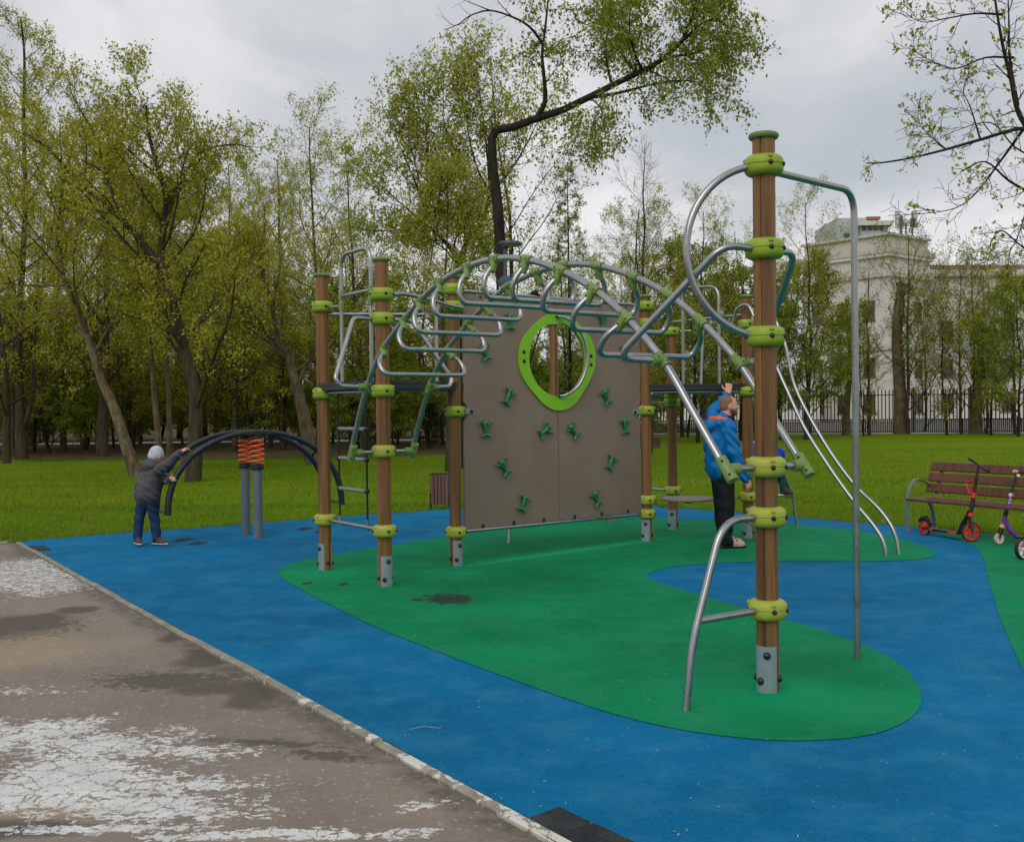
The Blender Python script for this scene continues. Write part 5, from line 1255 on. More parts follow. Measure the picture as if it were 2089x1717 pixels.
# ---- hanging disc step on chains
dz = .50; d0, d1 = G(1356, 1040, dz), G(1460, 1036, dz); dc = V3(2.14, 12.98, dz); 
sr = 2170 / dc[1]
mb = MB(); rx = .33
mb.lathe([(0, -.016), (rx - .012, -.016), (rx, -.008), (rx, .008), (rx - .012, .016), (0, .018)], 36, dc)
mb.mat(1); mb.lathe([(.05, -.016), (.05, -.05), (.02, -.055)], 14, dc)
disc = mb.build('step_disc', [M_disc, M_bolt], FR, 40)
def chain(a, b, parent):
    mb = MB(); a = np.asarray(a); b = np.asarray(b); n = int(np.linalg.norm(b - a) / .034)
    for i in range(n):
        p = a + (b - a) * (i + .5) / n - UPV * .04 * math.sin(math.pi * (i + .5) / n); t = unit(b - a); u, v = frame_from(t); w = u if i % 2 else v
        mb.tube([p + t * .02 * math.cos(k * math.pi / 4) + w * .010 * math.sin(k * math.pi / 4) for k in range(8)], .0035, 5, closed=True)
    mb.build('chain', M_bolt, parent, 60)
chain(PP['P5'] + V3(.03, -.10, .50), dc + V3(.06, .29, .0), FR); chain(PP['P4'] + V3(.10, .02, .47), dc + V3(-.27, -.10, -.06), FR)
chain(PP['PR'] + V3(-.10, .0, .50), dc + V3(.30, .03, 0), FR)
# ---- rope ladder between P1 and P2
rl = []
for s in (.34, .93):
    tube('ladder_rope', [m12(s, 1.79), m12(s + .01, .54)], .010, 8, M_rope)
    mb = MB(); mb.tube([m12(s + .01, .58), m12(s + .01, .47)], .014, 8); mb.build('rope_end', M_steel, FR)
for z in (1.44, 1.15, .85):
    tube('ladder_rung', [m12(.36, z), m12(.92, z)], .019, 10, M_rung)
    for s in (.345, .935): mb = MB(); mb.ball(m12(s, z), (.028, .028, .028), 10, 6); mb.build('rung_clamp', M_bolt, FR)
# ================================================================== OTHER THINGS ON THE PLAYGROUND
M_black = pmat('black_powder_coat', srgb(30, 33, 36), .15, 14, .45, .0, bump=.1)
M_orange = pmat('orange_spring_steel', srgb(238, 104, 40), .06, 12, .4)
M_greypost = pmat('grey_painted_post', srgb(96, 106, 112), .08, 6, .5, .1, dirt=(srgb(128, 128, 120), .5))
# ---- arched spring seesaw
C1, C2 = G(502, 1089), G(527, 1096); C1[2] = C2[2] = 0; SC = (C1 + C2) / 2; sdv = unit(C1 - C2); bd = V3(sdv[1], -sdv[0], 0); bd = bd if bd[0] > 0 else -bd
see = empty('seesaw', SC, 'black arched seesaw on two orange springs and grey posts', 'seesaw')
def arc_pt(u, off, r=0.0):
    th = u * math.pi / 2; return SC + bd * (1.15 * math.sin(th)) + sdv * off + UPZ * (.36 + 1.0 * (abs(math.cos(th)) ** .86))
for off in (-.27, .27):
    MB().tube([arc_pt(u, off) for u in np.linspace(-1, 1, 44)], [.042 if abs(u) > .75 else .030 + .012 * min(1, abs(u) / .75) for u in np.linspace(-1, 1, 44)], 12).build('arched_beam', M_black, see, 50)
for u in (-.99, -.72, .72, .99):
    MB().tube([arc_pt(u, -.30), arc_pt(u, .30)], .016, 10).build('rung', M_black, see, 50)
for u in (-.62, .62):
    MB().tube([arc_pt(u, -.27) + UPZ * .02, arc_pt(u, -.15) + UPZ * .10, arc_pt(u, .15) + UPZ * .10, arc_pt(u, .27) + UPZ * .02], .015, 10).build('grip', M_black, see, 50)
mb = MB(); mb.box(SC + UPZ * 1.335, (.34, .62, .022), bd, sdv, .006); mb.build('top_plate', M_black, see)
for c in (C1, C2):
    MB().lathe([(.058, -.04), (.058, .90)], 24, c).build('post', M_greypost, see, 40)
    MB().lathe([(.05, .885), (.086, .885), (.09, .892), (.09, .905), (.078, .91), (.078, .945), (.05, .95)], 24, c).build('flange', M_black, see, 40)
    MB().lathe([(.045, 1.265), (.07, 1.27), (.07, 1.325), (.03, 1.326)], 20, c).build('spring_head', M_black, see, 40)
    n = 5.2; pts = [c + V3(.082 * math.cos(a), .082 * math.sin(a), .945 + .335 * a / (n * 2 * math.pi)) for a in np.linspace(0, n * 2 * math.pi, 120)]
    MB().tube(pts, .0115, 8).build('coil_spring', M_orange, see, 60)
    for k in range(6):
        a = k * math.pi / 3; MB().ball(c + V3(.076 * math.cos(a), .076 * math.sin(a), .882), .009, 6, 4).build('bolt', M_bolt, see, 60)

# ---- bench
M_slat = wood_mat('brown_stained_slat', srgb(96, 58, 42), srgb(112, 70, 50), srgb(76, 46, 34)); M_castgrey = pmat('grey_cast_metal', srgb(116, 124, 128), .08, 8, .45, .2)
b0 = G(1850, 1087); b1 = G(2089, 1040, .44); sf = G(1850, 1019, .44); bt = unit(V3(b1[0] - sf[0], b1[1] - sf[1], 0)); bk = V3(-bt[1], bt[0], 0); bk = bk if bk[1] > 0 else -bk
b0[2] = 0; bench = empty('park_bench', b0, 'brown slatted bench with grey metal sides behind the parked scooters', 'bench')
def bp(s, d, z): return b0 + bt * s + bk * d + UPZ * z
BL = 1.95
for s in (0.0, BL):
    for name, pts in (('side_frame', [bp(s, .02, 0), bp(s, .0, .40), bp(s, .05, .56), bp(s, .12, .665), bp(s, .22, .67), bp(s, .46, .58)]), ('rear_leg', [bp(s, .08, .405), bp(s, .40, .40), bp(s, .47, .25), bp(s, .52, 0)]), ('back_support', [bp(s + (.10 if s == 0 else -.10), .40, .40), bp(s + (.10 if s == 0 else -.10), .47, .60), bp(s + (.10 if s == 0 else -.10), .535, .80)])):
        P = fillet(pts, .07, 5); mb = MB(); w = .052; th = .012
        for i in range(len(P)):
            a, b_ = P[max(i - 1, 0)], P[min(i + 1, len(P) - 1)]; t = unit(b_ - a); nn = unit(np.cross(bt, t))
            for e_, f_ in ((-1, -1), (1, -1), (1, 1), (-1, 1)): mb.v.append(tuple(P[i] + bt * e_ * w / 2 + nn * f_ * th / 2))
        for i in range(len(P) - 1):
            for k in range(4): l = (k + 1) % 4; mb.f.append((i * 4 + k, i * 4 + l, i * 4 + 4 + l, i * 4 + 4 + k)); mb.m.append(0)
        mb.f.append((3, 2, 1, 0)); mb.m.append(0); n4 = len(mb.v) - 4; mb.f.append((n4, n4 + 1, n4 + 2, n4 + 3)); mb.m.append(0)
        mb.build(name, M_castgrey, bench, 40)
for d in (.035, .145, .255, .365):
    mb = MB(); mb.box(bp(BL / 2, d, .425), (BL + .02, .098, .034), bt, bk, .006); mb.build('slat', M_slat, bench, 30)
for d, z in ((.425, .555), (.465, .69), (.51, .825)):
    mb = MB(); up = unit(bk * .30 + UPZ * .95); mb.box(bp(BL / 2 - .02, d, z), (BL + .06, .034, .112), bt, np.cross(up, bt), .006); mb.build('slat', M_slat, bench, 30)

# ---- kick scooters
M_tyre = pmat('dark_tyre', srgb(34, 34, 36), .15, 30, .75); M_red = pmat('red_plastic', srgb(226, 44, 40), .06, 12, .4); M_scblack = pmat('black_scooter_paint', srgb(30, 28, 30), .12, 20, .4); M_purple = pmat('purple_paint', srgb(116, 50, 150), .06, 10, .35); M_pink = pmat('pink_rubber', srgb(226, 160, 150), .06, 20, .6); M_white = pmat('white_plastic', srgb(224, 220, 216), .05, 20, .45)
def wheel(parent, c, ax, r, tyre, rim, spokes=6, w=.030):
    ax = unit(ax); mb = MB(); t = r * .14
    mb.lathe([(r - t, -w / 2), (r - t * .3, -w / 2), (r, -w * .2), (r, w * .2), (r - t * .3, w / 2), (r - t, w / 2)], 32, c, ax, closed=True)
    o = mb.build('wheel', tyre, parent, 40); mb = MB()
    mb.lathe([(r - t * 1.9, -w * .42), (r - t, -w * .42), (r - t, w * .42), (r - t * 1.9, w * .42)], 32, c, ax, closed=True); mb.lathe([(.0, -w * .7), (r * .2, -w * .7), (r * .2, w * .7), (0, w * .7)], 16, c, ax)
    a, b_ = frame_from(ax)
    for k in range(spokes):
        th = k * 2 * math.pi / spokes + .3; d = a * math.cos(th) + b_ * math.sin(th); mb.box(np.asarray(c) + d * r * .5, (r * .62, r * .13, w * .6), d, np.cross(ax, d))
    mb.build('rim', rim, o, 40)
rw, fw = G(1887, 1091), G(1981, 1105); rw[2] = fw[2] = 0; sd = unit(fw - rw); sx = V3(-sd[1], sd[0], 0)
sc = empty('kick_scooter', (rw + fw) / 2, 'black kick scooter with red wheels leaning in front of the bench', 'scooter')
rr_, fr_ = .094, .118; fax = unit(unit((CAM - fw) * V3(1, 1, 0)) * .86 + V3(.93, -.37, 0) * .5)
wheel(sc, rw + UPZ * rr_, sx, rr_, M_tyre, M_red); wheel(sc, fw + UPZ * fr_, fax, fr_, M_tyre, M_red)
WB_ = float(np.linalg.norm(fw - rw)); sp_ = lambda s, z, o=0.0: rw + sd * s + UPZ * z + sx * o
mb = MB(); mb.box(sp_(WB_ * .5, .085), (WB_ * .55, .115, .030), sd, sx, .01); mb.build('deck', M_scblack, sc)
for o in (-1, 1): MB().box(sp_(WB_ * .68, .085, o * .0605), (.14, .006, .024), sd, sx, .002).build('deck_trim', M_red, sc)
MB().box(sp_(WB_ * .20, .085, 0), (.07, .09, .035), sd, sx, .006).build('rear_bracket', M_red, sc)
for o in (-1, 1): MB().box(sp_(WB_ * .09, .09, o * .033), (.19, .008, .025), sd, sx).build('rear_fork', M_scblack, sc)
P = [sp_(-.085, .165), sp_(-.03, .21), sp_(.05, .205), sp_(.11, .14)]
MB().tube(spline(P, 4), .028, 8).build('brake_fender', M_scblack, sc)
MB().tube(spline([sp_(WB_ * .76, .09), sp_(WB_ * .84, .20), sp_(WB_ * .93, .30), sp_(WB_ - .015, .36)], 4), [.03] * 6 + [.026] * 7, 10).build('folding_neck', M_scblack, sc)
top = D(1996, 948, float(fw[1]) + .02); st0 = fw + UPZ * .30 - sd * .01; stv = unit(top - st0); sl_ = float(np.linalg.norm(top - st0))
MB().tube([st0 - stv * .02, st0 + stv * sl_ * .42], .024, 12).build('head_tube', M_scblack, sc); MB().tube([st0 + stv * sl_ * .42, st0 + stv * sl_ * .72], .019, 12).build('stem', M_scblack, sc); MB().tube([st0 + stv * sl_ * .72, top], .014, 12).build('stem', M_scblack, sc)
for k0, k1, r in ((.36, .46, .028), (.0, .07, .03)): MB().tube([st0 + stv * sl_ * k0, st0 + stv * sl_ * k1], r, 12).build('red_sleeve', M_red, sc)
MB().tube([st0 + stv * sl_ * .68, st0 + stv * sl_ * .75], .024, 12).build('clamp', M_scblack, sc); MB().box(st0 + stv * sl_ * .70 - sd * .03, (.06, .02, .02), sd, sx).build('clamp_lever', M_red, sc)
for o in (-1, 1): MB().tube([fw + UPZ * fr_ + fax * .033 * o, fw + UPZ * (fr_ + .12) + fax * .033 * o, st0], .013, 8).build('fork', M_scblack, sc)
q = st0 + stv * sl_ * .55 - sd * .02; MB().tube(fillet([q + stv * .10, q - sd * .13 + stv * .06, q - sd * .03 - stv * .10, q + stv * .10], .02, 4), .007, 8).build('carry_strap', M_red, sc)
hax = unit(fax * 1.0)
for o in (-1, 1): MB().tube([top, top + hax * .10 * o - UPZ * .035 * o, top + hax * .2 * o - UPZ * .065 * o], [.012, .017, .018], 10).build('handlebar_grip', M_scblack, sc)
MB().tube([top + hax * .1, top + hax * .14 - UPZ * .03 + sd * .06], .007, 6).build('brake_lever', M_scblack, sc)
# purple scooter, turned the other way
pw = G(2038, 1109); pw[2] = 0; pd = unit(V3(.92, -.12, 0)); px_ = V3(.12, .92, 0)
ps = empty('kick_scooter', pw, 'purple kick scooter with pale wheels standing at the right edge', 'scooter')
wheel(ps, pw + UPZ * .062, V3(.25, -.95, 0), .062, M_pink, M_white, 10, .026); wheel(ps, pw + pd * .66 + UPZ * .062, px_, .062, M_pink, M_white, 10, .026)
ptop = D(2076, 962, float(pw[1])); p0 = pw + UPZ * .13 + pd * .015; pv = unit(ptop - p0); pl_ = float(np.linalg.norm(ptop - p0))
MB().tube([p0 - pv * .02, p0 + pv * .06], .026, 12).build('fork_crown', M_scblack, ps); MB().tube([p0 + pv * .06, p0 + pv * .1], .03, 12).build('headset', M_pink, ps)
for o in (-1, 1): MB().tube([pw + UPZ * .062 + px_ * .024 * o, p0 + px_ * .02 * o], .010, 8).build('fork', M_scblack, ps)
MB().tube([p0 + pv * .08, p0 + pv * pl_ * .62], .022, 12).build('lower_stem', M_purple, ps); MB().tube([p0 + pv * pl_ * .62, ptop], .015, 12).build('upper_stem', M_scblack, ps); MB().tube([p0 + pv * pl_ * .6, p0 + pv * pl_ * .64], .026, 12).build('clamp', M_white, ps)
for k in range(4): MB().box(p0 + pv * (.36 + k * .035) - px_ * .021, (.022, .003, .022), pv, px_).build('pale_mark', M_white, ps)
MB().tube([p0 + pv * .20, p0 + pv * .25], .025, 12).build('folding_clamp', M_scblack, ps)
MB().tube(spline([p0 + pv * .17, pw + pd * .12 + UPZ * .16, pw + pd * .20 + UPZ * .085], 4), .028, 10).build('neck', M_purple, ps)
MB().box(pw + pd * .40 + UPZ * .075, (.46, .10, .024), pd, px_, .008).build('deck', M_scblack, ps)
gx = unit(V3(.75, .2, -.12))
MB().tube([ptop - gx * .06, ptop - gx * .005], .018, 10).build('handlebar_grip', M_pink, ps); MB().tube([ptop, ptop + gx * .12], .013, 10).build('handlebar', M_scblack, ps); MB().tube([ptop + gx * .12, ptop + gx * .22], .018, 10).build('handlebar_grip', M_pink, ps)
MB().ball(ptop - gx * .0 - UPZ * .045 - px_ * .02, .022, 8, 6).build('bell', M_white, ps)
MB().tube(spline([ptop - UPZ * .02 - px_ * .03, ptop - V3(.07, .05, .2), p0 + pv * .42 - px_ * .05], 4), .004, 6).build('brake_cable', M_scblack, ps)
# third vehicle: only its front wheel enters the frame
qw = G(2086, 1141); qw[2] = 0
bb = empty('balance_bike', qw, 'dark tyred wheel of a small balance bike cut off by the right edge', 'bike')
wheel(bb, qw + UPZ * .105, V3(.45, -.85, .12), .105, M_tyre, M_white, 5, .045); wheel(bb, qw + V3(.62, -.22, .105), V3(.3, -.95, 0), .105, M_tyre, M_white, 5, .045)
MB().tube(spline([qw + V3(0, 0, .12), qw + V3(.05, -.02, .30), qw + V3(.10, -.03, .45)], 4), .014, 8).build('fork', M_red, bb); MB().tube(spline([qw + V3(.06, -.02, .30), qw + V3(.3, -.1, .26), qw + V3(.62, -.22, .12)], 4), .018, 8).build('frame', M_red, bb)
MB().tube([qw + V3(.10, .1, .47), qw + V3(.10, -.18, .47)], .011, 8).build('handlebar', M_scblack, bb); MB().box(qw + V3(.42, -.14, .34), (.2, .1, .04), (.95, -.3, 0), None, .01).build('saddle', M_scblack, bb)

# ---- waste bin
M_binslat = wood_mat('red_brown_bin_slat', srgb(104, 74, 66), srgb(124, 90, 80), srgb(84, 58, 52))
bc = (G(880, 1036) + G(914, 1037)) / 2 + V3(0, .15, 0); bc[2] = LAWN_Z
bn = empty('waste_bin', bc, 'slatted brown waste bin half hidden behind a post of the climbing frame', 'waste bin')
z0 = float(D(896, 1027, bc[1])[2]); z1 = float(D(896, 967, bc[1])[2]); hw = .15
MB().box(bc + UPZ * ((z0 + z1) / 2 - LAWN_Z), (hw * 1.8, hw * 1.8, z1 - z0 - .03)).build('liner', M_black, bn)
for sx_, sy_ in ((0, -1), (0, 1), (-1, 0), (1, 0)):
    for k in range(5):
        o = (k - 2) * .058; c = bc + V3(sx_ * hw + (o if sx_ == 0 else 0), sy_ * hw + (o if sy_ == 0 else 0), (z0 + z1) / 2 - LAWN_Z)
        MB().box(c, (.050, .016, z1 - z0) if sx_ == 0 else (.016, .050, z1 - z0), (1, 0, 0), (0, 1, 0), .003).build('slat', M_binslat, bn)
for i in (-1, 1):
    for j in (-1, 1): MB().box(bc + V3(i * (hw + .004), j * (hw + .004), z0 / 2 + .1), (.022, .022, z0 + .25), (1, 0, 0), (0, 1, 0)).build('leg', M_black, bn)
mb = MB(); 
for i, j, a in ((0, -1, 0), (0, 1, 0), (-1, 0, 1), (1, 0, 1)): mb.box(bc + V3(i * hw, j * hw, z1 + .008 - LAWN_Z), (.33, .02, .012) if a == 0 else (.02, .29, .012), (1, 0, 0), (0, 1, 0))
mb.build('rim', M_black, bn)

# ---- park lamp behind the arch, and the lantern far back in the wood
M_lampgrey = pmat('dark_grey_lamp', srgb(70, 74, 78), .08, 6, .5, .1); M_diff = pmat('lamp_diffuser', srgb(150, 152, 148), .05, 10, .5)
Y = 22.0; hd = D(1041, 497, Y); pb = D(1030, 900, Y)
lp_ = empty('park_lamp', (pb[0], Y, LAWN_Z), 'grey park lamp with flat round head above the climbing wall', 'lamp')
MB().tube([V3(pb[0] + .02, Y, LAWN_Z), V3(hd[0] - .11, Y, hd[2] - .25)], [.055, .038], 14).build('pole', M_lampgrey, lp_)
MB().tube(spline([V3(hd[0] - .11, Y, hd[2] - .27), V3(hd[0] - .11, Y, hd[2] - .12), V3(hd[0] - .07, Y, hd[2] - .06)], 4), .05, 12).build('neck', M_lampgrey, lp_)
MB().lathe([(.0, .055), (.19, .05), (.235, .035), (.245, .01), (.245, -.02), (.235, -.035), (.20, -.04)], 32, hd, (.03, -.06, 1)).build('lamp_head', M_lampgrey, lp_); MB().lathe([(.0, -.036), (.198, -.036), (.19, -.06), (.0, -.065)], 28, hd, (.03, -.06, 1)).build('diffuser', M_diff, lp_)
for px, Yl, lab in ((553, 52, 'black twin lantern post in the wood right of the forked maple'), (285, 55, 'slim black lamp post in the wood left of the forked maple')):
    p = D(px, 830, Yl); e = empty('lantern_post', (p[0], Yl, LAWN_Z), lab, 'lamp'); zt = float(D(px, 812, Yl)[2])
    MB().tube([V3(p[0], Yl, LAWN_Z), V3(p[0], Yl, .6), V3(p[0], Yl, zt)], [.09, .055, .04], 10).build('pole', M_black, e)
    for s in (-1, 1):
        MB().tube(spline([V3(p[0], Yl, zt - .25), V3(p[0] + s * .2, Yl, zt - .3), V3(p[0] + s * .32, Yl, zt - .1)], 4), .025, 8).build('arm', M_black, e)
        MB().lathe([(.05, 0), (.13, .22), (.15, .24), (.0, .36)], 8, V3(p[0] + s * .32, Yl, zt - .1)).build('lantern', M_black, e)
# ================================================================== PEOPLE
def surface_nets(d, org, res):
    s = d < 0; nx, ny, nz = d.shape
    c = [(i, j, k) for i in (0, 1) for j in (0, 1) for k in (0, 1)]
    cnt = sum(s[i:nx - 1 + i, j:ny - 1 + j, k:nz - 1 + k].astype(np.int8) for i, j, k in c)
    act = np.argwhere((cnt > 0) & (cnt < 8)); idx = -np.ones((nx - 1, ny - 1, nz - 1), np.int64); idx[tuple(act.T)] = np.arange(len(act))
    v = np.stack([d[act[:, 0] + i, act[:, 1] + j, act[:, 2] + k] for i, j, k in c], 1); acc = np.zeros((len(act), 3)); n = np.zeros(len(act))
    for a in range(8):
        for b in range(a + 1, 8):
            pa, pb = np.array(c[a]), np.array(c[b])
            if np.abs(pa - pb).sum() != 1: continue
            m = (v[:, a] < 0) != (v[:, b] < 0); t = v[:, a] / (v[:, a] - v[:, b] + 1e-12)
            acc[m] += (pa + (pb - pa) * t[:, None])[m]; n[m] += 1
    V = (act + acc / n[:, None]) * res + org; Q = []
    for ax in range(3):
        o1, o2 = [q for q in range(3) if q != ax]
        sl0 = [slice(None)] * 3; sl1 = [slice(None)] * 3; sl0[ax] = slice(0, -1); sl1[ax] = slice(1, None)
        ch = np.argwhere(s[tuple(sl0)] != s[tuple(sl1)]); ch = ch[(ch[:, o1] > 0) & (ch[:, o2] > 0) & (ch[:, o1] < d.shape[o1] - 1) & (ch[:, o2] < d.shape[o2] - 1)]
        def g(da, db): q = ch.copy(); q[:, o1] -= da; q[:, o2] -= db; return idx[tuple(q.T)]
        quad = np.stack([g(1, 1), g(0, 1), g(0, 0), g(1, 0)], 1); ins = s[tuple(ch.T)]; flip = ins if ax != 1 else ~ins
        quad[~flip] = quad[~flip][:, ::-1]; Q.append(quad)
    return V, np.concatenate(Q)
class Body:
    def __init__(s, res=.007): s.p = []; s.res = res
    def cap(s, a, b, ra, rb, m, k=.02, sq=None): s.p.append((np.array(a, float), np.array(b, float), ra, rb, m, k, sq)); return s
    def ell(s, c, r, m, k=.015, R=None): s.p.append((np.array(c, float), None, np.array(r, float), R, m, k, None)); return s
    def hand(s, w, tip, nrm, m, size=1.0, curl=.5, thumb=1):
        """palm, four unequal bent fingers and a thumb leaving the side of the palm"""
        w = np.array(w, float); d = unit(np.array(tip) - w); n = np.array(nrm, float); n = unit(n - d * (n @ d)); sd = np.cross(d, n); S = size
        pc = w + d * .045 * S
        for o in (-.022, 0, .022): s.cap(w + d * .01 * S + sd * o * .7 * S, w + d * .085 * S + sd * o * S, .019 * S, .016 * S, m, .012)
        for i, (o, l) in enumerate(((-.030, .070), (-.010, .082), (.010, .076), (.029, .060))):
            k0 = w + d * .088 * S + sd * o * S; c1 = unit(d * math.cos(curl) + n * math.sin(curl)); c2 = unit(d * math.cos(curl * 2.4) + n * math.sin(curl * 2.4))
            k1 = k0 + c1 * l * .52 * S; k2 = k1 + c2 * l * .5 * S
            s.cap(k0, k1, .0098 * S, .0088 * S, m, .003); s.cap(k1, k2, .0088 * S, .0072 * S, m, .003)
        t0 = w + d * .025 * S + sd * thumb * .025 * S; t1 = t0 + (d * .6 + sd * thumb * .75 + n * .3) * .045 * S; t2 = t1 + (d * .9 + sd * thumb * .25 + n * .35) * .032 * S
        s.cap(t0, t1, .014 * S, .0105 * S, m, .008); s.cap(t1, t2, .0105 * S, .0085 * S, m, .003)
        return s
    def field(s, wr):
        lo = np.min([np.minimum(p[0], p[1]) - max(p[2], p[3]) if p[1] is not None else p[0] - max(p[2]) for p in s.p], 0) - .05
        hi = np.max([np.maximum(p[0], p[1]) + max(p[2], p[3]) if p[1] is not None else p[0] + max(p[2]) for p in s.p], 0) + .05
        n = np.ceil((hi - lo) / s.res).astype(int) + 1; Dm = np.full(n, .2, np.float32); Rw = np.full(n, .2, np.float32); Mt = np.zeros(n, np.int8)
        ax = [lo[i] + np.arange(n[i]) * s.res for i in range(3)]
        for a, b, ra, rb, m, k, sq in s.p:
            pad = .045 + k
            if b is None: l, h = a - max(ra) - pad, a + max(ra) + pad
            else: l, h = np.minimum(a, b) - max(ra, rb) - pad, np.maximum(a, b) + max(ra, rb) + pad
            i0 = np.maximum(((l - lo) / s.res).astype(int), 0); i1 = np.minimum(((h - lo) / s.res).astype(int) + 1, n); sl = tuple(slice(i0[q], i1[q]) for q in range(3))
            X, Yg, Z = np.meshgrid(*(ax[q][i0[q]:i1[q]] for q in range(3)), indexing='ij', sparse=False); P = np.stack([X, Yg, Z], -1)
            if b is None:
                q = P - a
                if rb is not None: q = q @ np.array(rb, float).T
                q = q / ra; ln = np.linalg.norm(q, axis=-1); d = (ln - 1) * ra.min() * .55 + (ln - 1) * np.mean(ra) * .45
            else:
                ab = b - a; t = np.clip(((P - a) @ ab) / (ab @ ab + 1e-9), 0, 1); w = P - (a + t[..., None] * ab)
                if sq is not None:
                    u = unit(sq[0]); w = w + (w @ u)[..., None] * u * (sq[1] - 1)
                d = np.linalg.norm(w, axis=-1) - (ra + (rb - ra) * t)
            if m in wr:
                amp, fr = wr[m]
                d = d + amp * np.sin(P @ np.array([.5, .4, 1.0]) * fr + 2.2 * np.sin(P @ np.array([1.0, -.7, .35]) * fr * .45)) * np.cos(P @ np.array([-.7, .8, .3]) * fr * .35)
            d = d.astype(np.float32); cur = Dm[sl]; hh = np.clip(.5 + .5 * (cur - d) / k, 0, 1); Dm[sl] = cur + (d - cur) * hh - k * hh * (1 - hh)
            up = d < Rw[sl]; Rw[sl] = np.where(up, d, Rw[sl]); Mt[sl] = np.where(up, m, Mt[sl])
        return Dm, Mt, lo
    def build(s, name, mats, parent=None, wr={}, loc=None):
        Dm, Mt, lo = s.field(wr); V, Q = surface_nets(Dm, lo, s.res)
        ci = np.clip(np.round((V[Q].mean(1) - lo) / s.res).astype(int), 0, np.array(Mt.shape) - 1)
        loc = loc if loc is not None else ORG[parent.name]
        me = raw_mesh(name, V - np.array(loc), Q, mats, True, Mt[tuple(ci.T)]); return link(bpy.data.objects.new(name, me), parent, tuple(float(c) for c in loc))

def fabric(name, c, var=.12, rough=.8, sc=90):
    t = NT(name); v = t.tc('Object'); col = t.mix(t.rng(t.noise(v, 9, 4), .3, .7), scaled(c, 1 - var), scaled(c, 1 + var))
    t.bump(t.noise(v, sc, 3), .25, .003); return t.set(col, rough, 0, .25)
def skin_mat(name, c):
    t = NT(name); v = t.tc('Object'); col = t.mix(t.rng(t.noise(v, 14, 4), .35, .7), c, (min(1, c[0] * 1.05), c[1] * .82, c[2] * .76, 1)); t.bump(t.noise(v, 120, 2), .1, .001)
    return t.set(col, .55, 0, .35)
M_skin = skin_mat('skin', srgb(206, 152, 126)); M_skinc = skin_mat('child_skin', srgb(220, 168, 142)); M_hair = fabric('cropped_brown_hair', srgb(128, 96, 80), .15, .8, 200); M_beard = fabric('auburn_beard', srgb(122, 76, 54), .2, .85, 200)
M_jblue = fabric('blue_jacket_cloth', srgb(6, 104, 168), .1, .6); M_navy = fabric('navy_lining', srgb(22, 34, 62)); M_orng = fabric('orange_lining', srgb(246, 100, 40)); M_trous = fabric('black_trousers', srgb(22, 24, 30), .15, .85); M_shoe = fabric('tan_suede_shoe', srgb(176, 152, 128), .15, .85); M_sole = fabric('dark_sole', srgb(46, 40, 36)); M_lace = fabric('brown_lace', srgb(92, 70, 56))
M_eye = pmat('eye_dark', srgb(30, 24, 22), .05, 10, .3)

# ---- man in the blue jacket
o = V3(2.43, 12.24, .004); f = unit(V3(.97, .20, 0)); l = V3(-f[1], f[0], 0)
def L(x, y, z): return o + f * x + l * y + UPZ * z
e = empty('person', o, 'man in a blue hooded jacket and black trousers holding the platform edge', 'person')
B = Body(.0065); SK, HA, BE, JA, TR_, SH, SO, NA, ORx, LC = range(10)
for s, fx in ((-1, .0), (1, .07)):
    B.cap(L(-.02, s * .085, .88), L(-.01 + fx * .4, s * .10, .50), .108, .092, TR_, .05); B.cap(L(-.01 + fx * .4, s * .10, .50), L(-.035 + fx, s * .10, .11), .092, .082, TR_, .03)
    B.cap(L(-.035 + fx, s * .10, .12), L(-.03 + fx, s * .10, .085), .086, .088, TR_, .01)
    B.cap(L(-.045 + fx, s * .10, .055), L(.06 + fx, s * .105, .062), .047, .050, SH, .02); B.cap(L(.06 + fx, s * .105, .055), L(.165 + fx, s * .115, .042), .052, .040, SH, .02, (UPZ, 1.1))
    B.cap(L(-.06 + fx, s * .10, .018), L(.175 + fx, s * .115, .018), .050, .046, SO, .004, (UPZ, 2.7))
    for q in (.05, .09): B.cap(L(q + fx, s * .105 - .04, .085), L(q + .03 + fx, s * .105 + .04, .085), .008, .008, LC, .003)
B.ell(L(-.03, 0, .95), (.135, .165, .12), TR_, .03)
B.cap(L(-.025, 0, .965), L(-.03, 0, 1.20), .18, .185, JA, .05, (l, .86)); B.cap(L(-.02, 0, .93), L(-.02, 0, 1.0), .186, .188, JA, .02, (l, .86)); B.ell(L(.05, 0, 1.08), (.165, .19, .17), JA, .05); B.cap(L(-.03, 0, 1.20), L(-.04, 0, 1.36), .180, .150, JA, .05, (l, .82))
B.cap(L(-.03, -.16, 1.385), L(-.03, .17, 1.40), .088, .088, JA, .05); B.cap(L(-.02, 0, 1.40), L(.0, 0, 1.47), .11, .085, JA, .03)
B.cap(L(.01, 0, 1.44), L(.045, 0, 1.57), .062, .06, SK, .02)
HX, HZ = .065, 1.622
B.ell(L(HX, 0, HZ + .012), (.100, .077, .108), SK, .01); B.cap(L(HX + .035, 0, HZ - .055), L(HX + .065, 0, HZ - .085), .054, .036, BE, .02); B.cap(L(HX + .015, -.045, HZ - .04), L(HX + .055, -.02, HZ - .085), .028, .024, BE, .02); B.cap(L(HX + .015, .045, HZ - .04), L(HX + .055, .02, HZ - .085), .028, .024, BE, .02)
B.cap(L(HX + .085, 0, HZ - .045), L(HX + .088, 0, HZ - .062), .020, .018, BE, .01)
B.cap(L(HX + .092, 0, HZ + .012), L(HX + .116, 0, HZ - .022), .010, .014, SK, .012); B.cap(L(HX + .082, -.036, HZ + .028), L(HX + .082, .036, HZ + .028), .016, .016, SK, .012)
B.cap(L(HX + .083, -.018, HZ - .058), L(HX + .083, .018, HZ - .058), .009, .009, SK, .004)
